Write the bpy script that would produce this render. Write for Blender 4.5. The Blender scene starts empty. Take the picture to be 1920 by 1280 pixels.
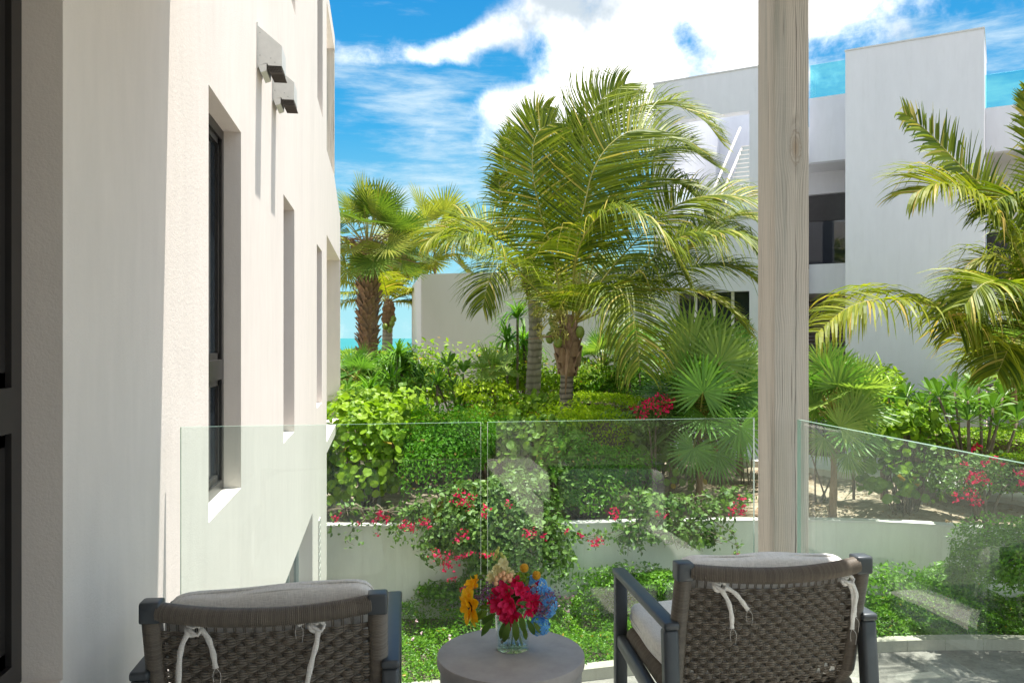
import bpy, bmesh, math, random
import numpy as np
from mathutils import Vector, Matrix, Euler
random.seed(7); rng = np.random.default_rng(11)
S = bpy.context.scene; COL = S.collection
R_ = math.radians; PI = math.pi

# ------------------------------------------------------------------ camera
FPX = 1550.0; HOR = 634.0; CAMH = 1.42; YAW = R_(9.05)
cam_d = bpy.data.cameras.new('camera'); cam = bpy.data.objects.new('camera', cam_d); COL.objects.link(cam)
cam.location = (0, 0, CAMH); cam.rotation_euler = (R_(90), 0, -YAW)
cam_d.sensor_width = 36.0; cam_d.lens = FPX / 1920 * 36.0
cam_d.shift_y = -(640 - HOR) / 1920.0; cam_d.clip_start = 0.05; cam_d.clip_end = 60000
S.camera = cam
S.render.resolution_x = 1024; S.render.resolution_y = 682
CO, SI = math.cos(YAW), math.sin(YAW)
FW = np.array([SI, CO, 0.0]); RT = np.array([CO, -SI, 0.0]); UP = np.array([0, 0, 1.0])
def P(px, py, t):                      # the point seen at photo pixel (px, py), t metres in front of the camera
    return np.array([0, 0, CAMH]) + t * (FW + RT * ((px - 960) / FPX) + UP * ((HOR - py) / FPX))
def PZ(px, py, z):                     # same, on the level z
    t = (CAMH - z) * FPX / (py - HOR); return P(px, py, t)
def PT(px, t, z):                      # same column, distance t, level z
    p = P(px, HOR, t); p[2] = z; return p
def CF(c, f, z=0.0):                   # right c metres, forward f metres
    return RT * c + FW * f + UP * z
def wall_pt(px, py, X):                # on the plane x = X
    u = (px - 960) / FPX; d = FW + RT * u + UP * ((HOR - py) / FPX); t = X / d[0]
    return np.array([0, 0, CAMH]) + t * d

# ------------------------------------------------------------------ world and sun
SUNV = Vector((0.165, 0.064, 0.80)).normalized()
W = bpy.data.worlds.new('World'); S.world = W; W.use_nodes = True
wt = W.node_tree; wt.nodes.clear()
class NT:
    def __init__(s, t): s.t = t
    def n(s, ty, **k):
        o = s.t.nodes.new(ty)
        for a, b in k.items(): setattr(o, a, b)
        return o
    def l(s, a, b): s.t.links.new(a, b)
    def put(s, sock, v):
        if hasattr(v, 'node'): s.l(v, sock)
        elif v is not None: sock.default_value = v
    def m(s, op, a, b=None, c=None, clamp=False):
        o = s.n('ShaderNodeMath', operation=op); o.use_clamp = clamp
        s.put(o.inputs[0], a); s.put(o.inputs[1], b)
        if c is not None: s.put(o.inputs[2], c)
        return o.outputs[0]
    def vm(s, op, a, b=None):
        o = s.n('ShaderNodeVectorMath', operation=op); s.put(o.inputs[0], a)
        if b is not None: s.put(o.inputs[1], b)
        return o.outputs[0]
    def mix(s, f, a, b, mode='MIX'):
        o = s.n('ShaderNodeMix', data_type='RGBA', blend_type=mode)
        s.put(o.inputs[0], f); s.put(o.inputs[6], a); s.put(o.inputs[7], b); return o.outputs[2]
    def ss(s, v, a, b, lo=0.0, hi=1.0):
        o = s.n('ShaderNodeMapRange', interpolation_type='SMOOTHSTEP')
        s.put(o.inputs[0], v); o.inputs[1].default_value = a; o.inputs[2].default_value = b
        o.inputs[3].default_value = lo; o.inputs[4].default_value = hi; return o.outputs[0]
    def lin(s, v, a, b, lo=0.0, hi=1.0):
        o = s.n('ShaderNodeMapRange'); s.put(o.inputs[0], v)
        o.inputs[1].default_value = a; o.inputs[2].default_value = b
        o.inputs[3].default_value = lo; o.inputs[4].default_value = hi; return o.outputs[0]
    def noise(s, vec, sc, det=4, rough=.55, dist=0.0, out=0):
        o = s.n('ShaderNodeTexNoise'); s.put(o.inputs['Vector'], vec)
        o.inputs['Scale'].default_value = sc; o.inputs['Detail'].default_value = det
        o.inputs['Roughness'].default_value = rough; o.inputs['Distortion'].default_value = dist
        return o.outputs[out]
    def mp(s, vec, sc=(1, 1, 1), loc=(0, 0, 0), rot=(0, 0, 0)):
        o = s.n('ShaderNodeMapping'); s.put(o.inputs[0], vec)
        o.inputs[1].default_value = loc; o.inputs[2].default_value = rot; o.inputs[3].default_value = sc
        return o.outputs[0]
def C4(c): return (c[0], c[1], c[2], 1.0)
w = NT(wt)
sky = w.n('ShaderNodeTexSky', sky_type='NISHITA'); sky.sun_disc = False
sky.sun_elevation = math.asin(SUNV.z); sky.sun_rotation = math.atan2(SUNV.x, SUNV.y)
sky.air_density = 1.0; sky.dust_density = 0.6; sky.ozone_density = 1.5
tc = w.n('ShaderNodeTexCoord').outputs['Generated']
sx = w.n('ShaderNodeSeparateXYZ'); w.l(tc, sx.inputs[0])
az = w.m('ARCTAN2', sx.outputs[0], sx.outputs[1]); el = w.m('ARCSINE', sx.outputs[2])
def ang(px, py):
    dx = px - 960; return math.atan(dx / FPX) + YAW, math.atan((HOR - py) / math.hypot(FPX, dx))
def blob(px, py, rx, ry, amp, rot=0.0):           # a soft elliptical bank of cloud in azimuth/elevation
    a0, e0 = ang(px, py); ca, sa = math.cos(rot), math.sin(rot)
    a = w.m('SUBTRACT', az, a0); e = w.m('SUBTRACT', el, e0)
    p = w.m('ADD', w.m('MULTIPLY', a, ca), w.m('MULTIPLY', e, sa))
    q = w.m('SUBTRACT', w.m('MULTIPLY', e, ca), w.m('MULTIPLY', a, sa))
    p = w.m('DIVIDE', p, rx / FPX); q = w.m('DIVIDE', q, ry / FPX)
    d = w.m('ADD', w.m('MULTIPLY', p, p), w.m('MULTIPLY', q, q))
    return w.m('MULTIPLY', w.m('EXPONENT', w.m('MULTIPLY', d, -1.0)), amp)
def addall(l):
    r = l[0]
    for x in l[1:]: r = w.m('ADD', r, x)
    return r
n_big = w.noise(tc, 6.5, 10, .66, .15)
n_fine = w.noise(tc, 26.0, 6, .6, .2)
n_c = w.m('ADD', w.m('MULTIPLY', n_big, .72), w.m('MULTIPLY', n_fine, .28))
cum = addall([blob(1200, 70, 190, 135, .52), blob(1120, 190, 150, 70, .42), blob(945, 195, 42, 36, .42), blob(1400, 30, 150, 90, .30),
              blob(1050, 20, 110, 60, .30), blob(1288, 78, 60, 42, -.46, -.7), blob(1640, 20, 260, 60, .20), blob(1420, 190, 100, 90, .16),
              blob(900, 70, 130, 26, .32, .33), blob(740, 105, 130, 22, .22, .05), blob(960, 120, 60, 30, -.18),
              blob(760, 20, 170, 35, -.30), blob(820, 150, 130, 22, -.22)])
away = w.ss(w.m('ABSOLUTE', w.m('SUBTRACT', az, YAW)), .62, 1.0, 0, .30)      # more cumulus over the unseen sky, thickened to raise the ambient light
cov = w.m('ADD', w.m('ADD', w.m('MULTIPLY_ADD', n_c, 1.5, -.26), cum), away)
m_c = w.ss(cov, .55, .98)
ns = w.noise(w.mp(tc, (3, 3, 16), rot=(0.15, .25, 0)), 2.6, 8, .66, .15)
cir = addall([blob(790, 190, 150, 45, .26, .12), blob(720, 170, 90, 30, .1), blob(820, 300, 190, 70, .26, .1), blob(800, 400, 200, 60, .22),
              blob(900, 560, 600, 120, .10), blob(1750, 220, 260, 160, .34), blob(1350, 250, 200, 100, .2), blob(640, 120, 90, 40, .25, .2)])
m_w = w.ss(w.m('ADD', w.m('ADD', ns, cir), w.m('MULTIPLY', away, .6)), .56, 1.02, 0, .80)
SKY_S = 0.10
ramp = w.n('ShaderNodeValToRGB'); e_ = ramp.color_ramp.elements
stops = [(0.0, (1.05, 2.15, 2.4)), (.12, (.66, 1.8, 2.3)), (.26, (.07, 1.08, 2.1)), (.45, (.0, .74, 1.85)), (.75, (.03, .70, 1.7)), (1.0, (.05, .65, 1.6))]
e_[0].position = 0; e_[0].color = C4(stops[0][1]); e_[1].position = 1; e_[1].color = C4(stops[-1][1])
for p_, c_ in stops[1:-1]: q_ = e_.new(p_); q_.color = C4(c_)
w.l(w.m('DIVIDE', w.m('MAXIMUM', el, 0.0), .95, clamp=True), ramp.inputs[0])
blue = w.mix(.04, ramp.outputs[0], sky.outputs[0])
cs = w.noise(tc, 5.0, 6, .6)
ccol = w.mix(w.ss(cs, .42, .62), (5.4, 5.3, 5.25, 1), (1.75, 2.0, 2.2, 1))
c1 = w.mix(m_w, blue, (2.3, 2.7, 2.85, 1)); c2 = w.mix(m_c, c1, ccol)
bg = w.n('ShaderNodeBackground'); bg.inputs[1].default_value = SKY_S; w.l(c2, bg.inputs[0])
wo = w.n('ShaderNodeOutputWorld'); w.l(bg.outputs[0], wo.inputs[0])
sd = bpy.data.lights.new('sun', 'SUN'); sd.energy = 2.75; sd.angle = R_(.55); sd.color = (1, .95, .87)
so = bpy.data.objects.new('sun', sd); COL.objects.link(so); so.location = (10, 5, 40)
so.rotation_euler = SUNV.to_track_quat('Z', 'Y').to_euler()
S.view_settings.view_transform = 'Standard'; S.view_settings.look = 'None'
S.view_settings.exposure = 1.96; S.view_settings.gamma = 1.0; S.view_settings.use_curve_mapping = False
S.cycles.max_bounces = 10; S.cycles.transparent_max_bounces = 24; S.cycles.use_denoising = True
S.cycles.sample_clamp_indirect = 6.0

# ------------------------------------------------------------------ object helpers
ORG = {}
def tag(o, label=None, cat=None, group=None, kind=None):
    if label: o['label'] = label
    if cat: o['category'] = cat
    if group: o['group'] = group
    if kind: o['kind'] = kind
    return o
def thing(name, loc, label, cat, group=None, rz=0.0):
    o = bpy.data.objects.new(name, None); COL.objects.link(o); o.location = tuple(loc); o.rotation_euler = (0, 0, rz)
    o.empty_display_size = .1
    ORG[o.name] = np.array(loc, float); return tag(o, label, cat, group)
def link(name, me, parent=None):
    o = bpy.data.objects.new(name, me); COL.objects.link(o)
    if parent is not None:
        o.parent = parent; ORG[o.name] = ORG.get(parent.name, np.zeros(3))
    else: ORG[o.name] = np.zeros(3)
    return o
class MB:
    def __init__(s): s.v = []; s.f = []; s.n = 0; s.a = []
    def add(s, verts, faces, v=0.5):
        verts = np.asarray(verts, float).reshape(-1, 3); k = len(verts)
        s.v.append(verts)
        s.a.append(np.full(k, v) if np.isscalar(v) else np.asarray(v, float).reshape(-1))
        for F in ([faces] if isinstance(faces, np.ndarray) else [np.array([f]) for f in faces]):
            s.f.append(np.asarray(F) + s.n)
        s.n += k; return s
    def box(s, a, b, v=.5):
        x0, y0, z0 = a; x1, y1, z1 = b
        vs = [(x0,y0,z0),(x1,y0,z0),(x1,y1,z0),(x0,y1,z0),(x0,y0,z1),(x1,y0,z1),(x1,y1,z1),(x0,y1,z1)]
        return s.add(vs, np.array([(0,3,2,1),(4,5,6,7),(0,1,5,4),(1,2,6,5),(2,3,7,6),(3,0,4,7)]), v)
    def prism(s, poly, off, v=.5):                # closed 3D polygon extruded by off
        poly = np.asarray(poly, float); off = np.asarray(off, float); k = len(poly)
        fs = [tuple(range(k)), tuple(range(2*k-1, k-1, -1))] + [(i, i+k, (i+1) % k + k, (i+1) % k) for i in range(k)]
        return s.add(np.vstack([poly, poly+off]), fs, v)
    def tube(s, pts, rad, seg=8, v=.5, caps=True, flat=1.0):
        pts = np.asarray(pts, float); n = len(pts); rad = np.full(n, rad) if np.isscalar(rad) else np.asarray(rad, float)
        T = np.gradient(pts, axis=0); T /= np.linalg.norm(T, axis=1)[:, None] + 1e-9
        ref = np.array([0, 0, 1.0]) if abs(T[0][2]) < .8 else np.array([0, 1.0, 0])
        A = np.cross(T, ref); A /= np.linalg.norm(A, axis=1)[:, None] + 1e-9
        for i in range(1, n):
            a = A[i-1] - T[i] * np.dot(A[i-1], T[i]); l = np.linalg.norm(a)
            if l > 1e-6: A[i] = a / l
        B = np.cross(T, A)
        th = np.linspace(0, 2*PI, seg, endpoint=False)
        V = pts[:, None, :] + rad[:, None, None] * (np.cos(th)[None, :, None] * A[:, None, :] + flat*np.sin(th)[None, :, None] * B[:, None, :])
        V = V.reshape(-1, 3)
        i = np.arange(n-1)[:, None]*seg; j = np.arange(seg)[None, :]; j2 = (j+1) % seg
        F = np.stack([i+j, i+j2, i+j2+seg, i+j+seg], -1).reshape(-1, 4)
        s.add(V, F, v)
        if caps:
            s.f.append(np.array([[s.n-n*seg+q for q in range(seg)][::-1]])); s.f.append(np.array([[s.n-seg+q for q in range(seg)]]))
        return s
    def lathe(s, prof, c=(0, 0, 0), seg=48, v=.5):
        th = np.linspace(0, 2*PI, seg, endpoint=False); k = len(prof)
        V = np.array([[(r*math.cos(t)+c[0], r*math.sin(t)+c[1], z+c[2]) for t in th] for r, z in prof]).reshape(-1, 3)
        i = np.arange(k-1)[:, None]*seg; j = np.arange(seg)[None, :]; j2 = (j+1) % seg
        return s.add(V, np.stack([i+j, i+j2, i+j2+seg, i+j+seg], -1).reshape(-1, 4), v)
    def build(s, name, mat, parent=None, smooth=False, local=False, kind=None):
        V = np.vstack(s.v)
        if parent is not None and not local: V = V - ORG[parent.name]
        me = bpy.data.meshes.new(name); me.vertices.add(len(V)); me.vertices.foreach_set('co', V.ravel())
        idx = np.concatenate([f.ravel() for f in s.f]); tot = np.concatenate([np.full(len(f), f.shape[1]) for f in s.f])
        st = np.concatenate([[0], np.cumsum(tot)[:-1]])
        me.loops.add(len(idx)); me.loops.foreach_set('vertex_index', idx.astype(np.int32))
        me.polygons.add(len(tot)); me.polygons.foreach_set('loop_start', st.astype(np.int32)); me.polygons.foreach_set('loop_total', tot.astype(np.int32))
        me.polygons.foreach_set('use_smooth', np.full(len(tot), bool(smooth)))
        at = me.attributes.new('v', 'FLOAT', 'POINT'); at.data.foreach_set('value', np.concatenate(s.a).astype(np.float32))
        me.update(); me.validate()
        if mat: me.materials.append(mat)
        o = link(name, me, parent)
        if kind: o['kind'] = kind
        return o
def rbox(name, a, b, mat, parent, bev=.004, local=True, seg=2, M=None, smooth=True):
    bm = bmesh.new(); bmesh.ops.create_cube(bm, size=1)
    a = np.array(a, float); b = np.array(b, float); c = (a+b)/2; d = b-a
    for v in bm.verts: v.co = Vector((v.co.x*d[0], v.co.y*d[1], v.co.z*d[2]))
    bmesh.ops.bevel(bm, geom=list(bm.edges), offset=bev, segments=seg, affect='EDGES', profile=.6)
    for v in bm.verts:
        v.co = v.co + Vector(c)
        if M is not None: v.co = M @ v.co
        if not local and parent is not None: v.co -= Vector(ORG[parent.name])
    me = bpy.data.meshes.new(name); bm.to_mesh(me); bm.free()
    me.polygons.foreach_set('use_smooth', [bool(smooth)]*len(me.polygons))
    me.materials.append(mat); return link(name, me, parent)
def copypart(src, parent, M):                      # copy of a part, sharing mesh data
    o = src.copy(); COL.objects.link(o); o.parent = parent; o.matrix_basis = M; return o

# ------------------------------------------------------------------ materials
def mat(name):
    m = bpy.data.materials.new(name); m.use_nodes = True; t = m.node_tree; t.nodes.clear(); n = NT(t)
    out = n.n('ShaderNodeOutputMaterial'); b = n.n('ShaderNodeBsdfPrincipled'); n.l(b.outputs[0], out.inputs[0]); return m, n, b, out
def bump(n, b, h, st=.3, dist=.01):
    k = n.n('ShaderNodeBump'); k.inputs['Strength'].default_value = st; k.inputs['Distance'].default_value = dist
    n.put(k.inputs['Height'], h); n.l(k.outputs[0], b.inputs['Normal'])
def ocoord(n): return n.n('ShaderNodeTexCoord').outputs['Object']
def stucco(name, col, var=.06, sc=1.0, grime=.0):
    m, n, b, o = mat(name); tc = ocoord(n)
    big = n.noise(n.mp(tc, (1, 1, .25)), 1.3*sc, 5, .6); mid = n.noise(n.mp(tc, (1.6, 1.6, .5)), 7*sc, 4, .6)
    streak = n.noise(n.mp(tc, (9, 9, .12)), 1, 5, .65)
    f = n.lin(n.m('ADD', n.m('ADD', n.m('MULTIPLY', big, .5), n.m('MULTIPLY', mid, .35)), n.m('MULTIPLY', streak, .15)), .38, .62)
    c = n.mix(f, C4([x*(1-var) for x in col]), C4([min(1, x*(1+var*.6)) for x in col]))
    if grime: c = n.mix(n.m('MULTIPLY', n.ss(n.noise(n.mp(tc, (3, 3, .35)), 2.4, 6, .7), .52, .8), grime), c, C4([col[0]*.62, col[1]*.6, col[2]*.55]))
    n.l(c, b.inputs['Base Color']); b.inputs['Roughness'].default_value = .92; b.inputs['Specular IOR Level'].default_value = .2
    g = n.noise(tc, 190*sc, 3, .6); g2 = n.noise(tc, 60*sc, 3, .6)
    bump(n, b, n.m('ADD', n.m('MULTIPLY', g, .6), n.m('MULTIPLY', g2, .6)), .35, .006); return m
def plain(name, col, rough=.5, metal=0.0, var=.08, sc=20, bm=.0, spec=.5):
    m, n, b, o = mat(name); tc = ocoord(n); f = n.noise(tc, sc, 5, .6)
    n.l(n.mix(n.lin(f, .3, .7), C4([x*(1-var) for x in col]), C4([min(1, x*(1+var)) for x in col])), b.inputs['Base Color'])
    b.inputs['Roughness'].default_value = rough; b.inputs['Metallic'].default_value = metal; b.inputs['Specular IOR Level'].default_value = spec
    if bm: bump(n, b, n.noise(tc, sc*8, 3), bm, .003)
    return m
def leafmat(name, c1, c2, tip=None, tr=.35, rough=.42, spec=.5, tcol=None):
    m, n, b, out = mat(name); at = n.n('ShaderNodeAttribute'); at.attribute_name = 'v'; v = at.outputs['Fac']
    oi = n.n('ShaderNodeObjectInfo').outputs['Random']
    vv = n.m('FRACT', n.m('ADD', v, n.m('MULTIPLY', oi, .37)))
    vv = n.m('ADD', n.m('MULTIPLY', n.m('PINGPONG', vv, .5), 2.0), 0.0)
    c = n.mix(vv, C4(c1), C4(c2))
    big = n.noise(ocoord(n), 1.7, 3, .5); c = n.mix(n.lin(big, .35, .65, 0, .35), c, C4([x*.7 for x in c1]))
    if tip is not None: c = n.mix(n.ss(v, .93, .96), c, C4(tip))
    n.l(c, b.inputs['Base Color']); b.inputs['Roughness'].default_value = rough+.04; b.inputs['Specular IOR Level'].default_value = spec*.55
    t = n.n('ShaderNodeBsdfTranslucent'); tcol = tcol or (1.25, 1.35, .55)
    n.l(n.mix(1.0, c, C4(tcol), 'MULTIPLY'), t.inputs[0])
    mx = n.n('ShaderNodeMixShader'); mx.inputs[0].default_value = tr; n.l(b.outputs[0], mx.inputs[1]); n.l(t.outputs[0], mx.inputs[2]); n.l(mx.outputs[0], out.inputs[0])
    return m
def glassmat(name, tint, refl=1.0, base=.04, rough=0.0):
    m, n, b, out = mat(name); n.t.nodes.remove(b)
    tr = n.n('ShaderNodeBsdfTransparent'); tr.inputs[0].default_value = C4(tint)
    gl = n.n('ShaderNodeBsdfGlossy'); gl.inputs['Roughness'].default_value = rough; gl.inputs[0].default_value = (1, 1, 1, 1)
    g = n.n('ShaderNodeNewGeometry'); dt = n.n('ShaderNodeVectorMath', operation='DOT_PRODUCT'); n.l(g.outputs['Normal'], dt.inputs[0]); n.l(g.outputs['Incoming'], dt.inputs[1])
    c = n.m('ABSOLUTE', dt.outputs['Value']); k = n.m('POWER', n.m('SUBTRACT', 1.0, c), 5.0)
    f = n.m('MULTIPLY', n.m('ADD', base, n.m('MULTIPLY', k, 1-base)), refl, clamp=True)
    mx = n.n('ShaderNodeMixShader'); n.l(f, mx.inputs[0]); n.l(tr.outputs[0], mx.inputs[1]); n.l(gl.outputs[0], mx.inputs[2]); n.l(mx.outputs[0], out.inputs[0]); return m
M_wall = stucco('warm_stucco', (.765, .705, .655), .06, 1.0, .04)
M_wall2 = stucco('white_stucco', (.71, .715, .765), .05, .6, .14)
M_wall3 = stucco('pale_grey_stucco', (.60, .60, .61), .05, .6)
M_ret = stucco('retaining_wall_stucco', (.80, .80, .73), .07, 1, .35)
M_ceil = stucco('ceiling_paint', (.80, .76, .71), .03)
M_frame = plain('dark_bronze_frame', (.022, .020, .019), .38, .0, .2, 8)
M_blackglass = None
def darkglass():
    m, n, b, o = mat('dark_window_glass'); b.inputs['Base Color'].default_value = (.02, .027, .034, 1)
    b.inputs['Roughness'].default_value = .03; b.inputs['Specular IOR Level'].default_value = .9; return m
M_dglass = darkglass()
M_vent = plain('galvanised_vent', (.62, .61, .57), .45, .25, .05, 30)
M_mesh = plain('vent_mesh_wire', (.10, .085, .07), .6, .2)
M_black = plain('vent_inside', (.02, .018, .016), .9)
def add_film(m):
    n = NT(m.node_tree); out = [q for q in n.t.nodes if q.type == 'OUTPUT_MATERIAL'][0]; src = out.inputs[0].links[0].from_socket; tc = ocoord(n)
    d = n.n('ShaderNodeBsdfDiffuse'); d.inputs[0].default_value = (.8, .82, .80, 1)
    sp = n.ss(n.noise(tc, 120, 3, .6), .70, .78, 0, .05); sm = n.ss(n.noise(n.mp(tc, (2, 2, 1)), 3, 5, .65), .45, .75, .0, .012)
    mx = n.n('ShaderNodeMixShader'); n.l(n.m('ADD', sp, sm), mx.inputs[0]); n.l(src, mx.inputs[1]); n.l(d.outputs[0], mx.inputs[2]); n.l(mx.outputs[0], out.inputs[0]); return m
M_glass = glassmat('railing_glass', (.925, .978, .958), 1.0)
add_film(M_glass)
M_gedge = None
def gedge():
    m, n, b, o = mat('glass_edge'); b.inputs['Base Color'].default_value = (.36, .58, .49, 1); b.inputs['Roughness'].default_value = .12
    b.inputs['Transmission Weight'].default_value = .35; b.inputs['Specular IOR Level'].default_value = .8; return m
M_gedge = gedge()
M_roofglass = glassmat('roof_railing_glass', (.56, .93, .93), 1.0)
M_clear = glassmat('clear_glass', (.98, .99, .99), 1.3)
M_alu = plain('charcoal_aluminium', (.075, .085, .095), .42, .35, .06, 40)
M_cush = None
def fabric(name, col):
    m, n, b, o = mat(name); tc = ocoord(n)
    wv = n.m('MULTIPLY', n.m('SINE', n.m('MULTIPLY', n.n('ShaderNodeSeparateXYZ').outputs[0], 1)), 1)
    sp = n.n('ShaderNodeSeparateXYZ'); n.l(tc, sp.inputs[0])
    a = n.noise(n.mp(tc, (500, 60, 60)), 1, 2); c = n.noise(n.mp(tc, (60, 500, 500)), 1, 2)
    h = n.m('ADD', a, c); f = n.lin(h, .8, 1.2)
    n.l(n.mix(f, C4([x*.86 for x in col]), C4([min(1, x*1.06) for x in col])), b.inputs['Base Color'])
    b.inputs['Roughness'].default_value = .95; b.inputs['Specular IOR Level'].default_value = .1
    b.inputs['Sheen Weight'].default_value = .15
    bump(n, b, n.m('ADD', h, n.m('MULTIPLY', n.noise(tc, 9, 3), 3.0)), .35, .004); return m
M_cush = fabric('linen_cushion', (.82, .79, .75))
M_tie = fabric('cotton_tie', (.82, .79, .75))
M_rattan = None
def rattan():
    m, n, b, o = mat('brown_rattan_cord'); at = n.n('ShaderNodeAttribute'); at.attribute_name = 'v'
    tc = ocoord(n); f = n.m('ADD', n.m('MULTIPLY', at.outputs['Fac'], .65), n.m('MULTIPLY', n.noise(n.mp(tc, (300, 300, 300)), 1, 2), .35))
    n.l(n.mix(f, (.075, .061, .048, 1), (.235, .203, .165, 1)), b.inputs['Base Color']); b.inputs['Roughness'].default_value = .5; return m
M_rattan = rattan()
def concrete(name, col, sc=14):
    m, n, b, o = mat(name); tc = ocoord(n); f = n.noise(tc, sc, 6, .65); g = n.noise(tc, sc*.3, 4, .6)
    c = n.mix(n.lin(f, .35, .65), C4([x*.88 for x in col]), C4([x*1.08 for x in col])); c = n.mix(n.ss(g, .5, .75, 0, .35), c, C4([x*.75 for x in col]))
    n.l(c, b.inputs['Base Color']); b.inputs['Roughness'].default_value = .62; bump(n, b, n.noise(tc, sc*14, 4, .7), .12, .002); return m
M_table = concrete('polished_concrete', (.36, .335, .325))
M_kerb = stucco('kerb_concrete', (.42, .40, .33), .1, 1.5, .6)
def groundmat(name, a, b_, sc, bs=.4, extra=None, patch=None):
    m, n, b, o = mat(name); tc = ocoord(n); f = n.noise(tc, sc, 8, .7); g = n.noise(tc, sc*6, 4, .7); h = n.noise(tc, sc*.22, 4, .6)
    c = n.mix(n.lin(f, .35, .65), C4(a), C4(b_)); c = n.mix(n.ss(g, .48, .7, 0, .5), c, C4([x*.55 for x in a]))
    if patch: c = n.mix(n.ss(h, .45, .66), c, C4(patch))
    n.l(c, b.inputs['Base Color']); b.inputs['Roughness'].default_value = .95; b.inputs['Specular IOR Level'].default_value = .15
    bump(n, b, n.m('ADD', f, n.m('MULTIPLY', g, .4)), bs, .05); return m
M_soil = groundmat('sandy_garden_soil', (.30, .235, .165), (.50, .42, .32), 3.5, .5, None, (.19, .135, .085))
M_lower = groundmat('lower_soil', (.10, .08, .055), (.2, .17, .12), 3.0)
M_road = groundmat('brushed_concrete_road', (.22, .205, .185), (.33, .31, .28), 2.2, .2, None, (.17, .16, .145))
M_path = stucco('white_path_concrete', (.74, .72, .68), .06, 1)
M_hill = M_lower
def seamat():
    m, n, b, o = mat('turquoise_sea'); tc = ocoord(n)
    f = n.noise(n.mp(tc, (.004, .02, 1)), 1, 5, .6)
    n.l(n.mix(n.lin(f, .35, .65), (.015, .17, .165, 1), (.03, .23, .21, 1)), b.inputs['Base Color']); b.inputs['Roughness'].default_value = .35
    b.inputs['Specular IOR Level'].default_value = .25; bump(n, b, n.noise(n.mp(tc, (.3, .3, .3)), 1, 5, .7), .25, .4); return m
M_sea = seamat()
def woodmat():
    m, n, b, o = mat('weathered_timber'); tc = ocoord(n)
    sp = n.n('ShaderNodeSeparateXYZ'); n.l(tc, sp.inputs[0]); x, y, z = sp.outputs
    # knot on the front face: the grain swells round it
    KX, KZ = 1.647, 2.185
    dx = n.m('SUBTRACT', x, KX); dz = n.m('SUBTRACT', z, KZ)
    r2 = n.m('ADD', n.m('POWER', n.m('DIVIDE', dx, .030), 2.0), n.m('POWER', n.m('DIVIDE', dz, .085), 2.0))
    ring = n.m('SQRT', r2)
    wob = n.m('MULTIPLY', n.m('SUBTRACT', n.noise(n.mp(tc, (0, 0, 2.2)), 1, 3, .5), .5), .05)
    dxx = n.m('ADD', dx, n.m('MULTIPLY', wob, n.ss(n.m('ABSOLUTE', dz), .1, .45)))
    eye = n.m('MULTIPLY', n.m('EXPONENT', n.m('MULTIPLY', n.m('POWER', n.m('DIVIDE', dz, .10), 2.0), -1.0)), .0009)
    fld = n.m('SQRT', n.m('MAXIMUM', n.m('SUBTRACT', n.m('MULTIPLY', dxx, dxx), eye), 0.0))
    cat = n.m('MULTIPLY', n.m('ABSOLUTE', n.m('SINE', n.m('MULTIPLY', z, 1.35))), .022)
    base = n.m('ADD', n.m('ADD', fld, n.m('MULTIPLY', y, .8)), n.m('ADD', cat, n.m('MULTIPLY', n.noise(n.mp(tc, (4, 4, .7)), 1.6, 4, .5), .06)))
    g = n.m('MULTIPLY', base, 620.0)
    inner = n.ss(ring, 1.15, .85); g = n.m('ADD', n.m('MULTIPLY', g, n.m('SUBTRACT', 1.0, inner)), n.m('MULTIPLY', n.m('MULTIPLY', ring, 14.0), inner))
    g = n.m('ADD', g, n.m('MULTIPLY', n.noise(n.mp(tc, (30, 30, 1.5)), 1, 4, .6), 2.0))
    wv = n.lin(n.m('SINE', g), -1, 1)
    fine = n.noise(n.mp(tc, (230, 230, 3.5)), 1, 6, .7)
    broad = n.noise(n.mp(tc, (9, 9, .5)), 1, 4, .6)
    c = n.mix(n.m('MULTIPLY', n.m('POWER', wv, 1.6), n.lin(n.noise(n.mp(tc, (14, 14, 1)), 1, 3), .35, .65, .15, 1)), (.60, .56, .49, 1), (.27, .235, .19, 1))
    c = n.mix(n.lin(fine, .35, .65, 0, .55), c, (.64, .60, .53, 1))
    c = n.mix(n.ss(broad, .42, .66, 0, .6), c, (.43, .43, .39, 1))
    gc = n.noise(n.mp(tc, (22, 22, .9)), 1, 4, .6); c = n.mix(n.ss(gc, .50, .68, 0, .5), c, (.30, .32, .29, 1))
    # saw marks across the grain
    saw = n.noise(n.mp(tc, (9, 9, 160)), 1, 3); c = n.mix(n.ss(saw, .52, .8, 0, .12), c, (.72, .68, .6, 1))
    # knot heart
    c = n.mix(n.ss(ring, .75, .15), c, (.42, .35, .27, 1)); c = n.mix(n.m('MULTIPLY', n.ss(n.m('ABSOLUTE', n.m('SUBTRACT', n.m('ADD', ring, n.m('MULTIPLY', n.noise(n.mp(tc, (60, 60, 60)), 1, 2), .5)), 1.0)), .16, .0), .45), c, (.20, .15, .10, 1))
    # drying cracks
    cx = n.m('ADD', 1.648, n.m('MULTIPLY', n.m('SUBTRACT', n.noise(n.mp(tc, (0, 0, 1.4)), 1, 4, .6), .5), .035))
    wd = n.m('MULTIPLY', n.ss(n.noise(n.mp(tc, (0, 0, 1.1), (0, 0, 3)), 1, 3), .40, .62), .0024)
    cr = n.m('LESS_THAN', n.m('ABSOLUTE', n.m('SUBTRACT', x, cx)), wd)
    c = n.mix(n.m('MULTIPLY', cr, .85), c, (.045, .035, .028, 1))
    st = n.ss(n.noise(n.mp(tc, (120, 120, 1.3), (3, 1, 2)), 1, 3, .5), .66, .70); c = n.mix(n.m('MULTIPLY', st, .9), c, (.10, .085, .07, 1))
    n.l(c, b.inputs['Base Color']); b.inputs['Roughness'].default_value = .85; b.inputs['Specular IOR Level'].default_value = .2
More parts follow.
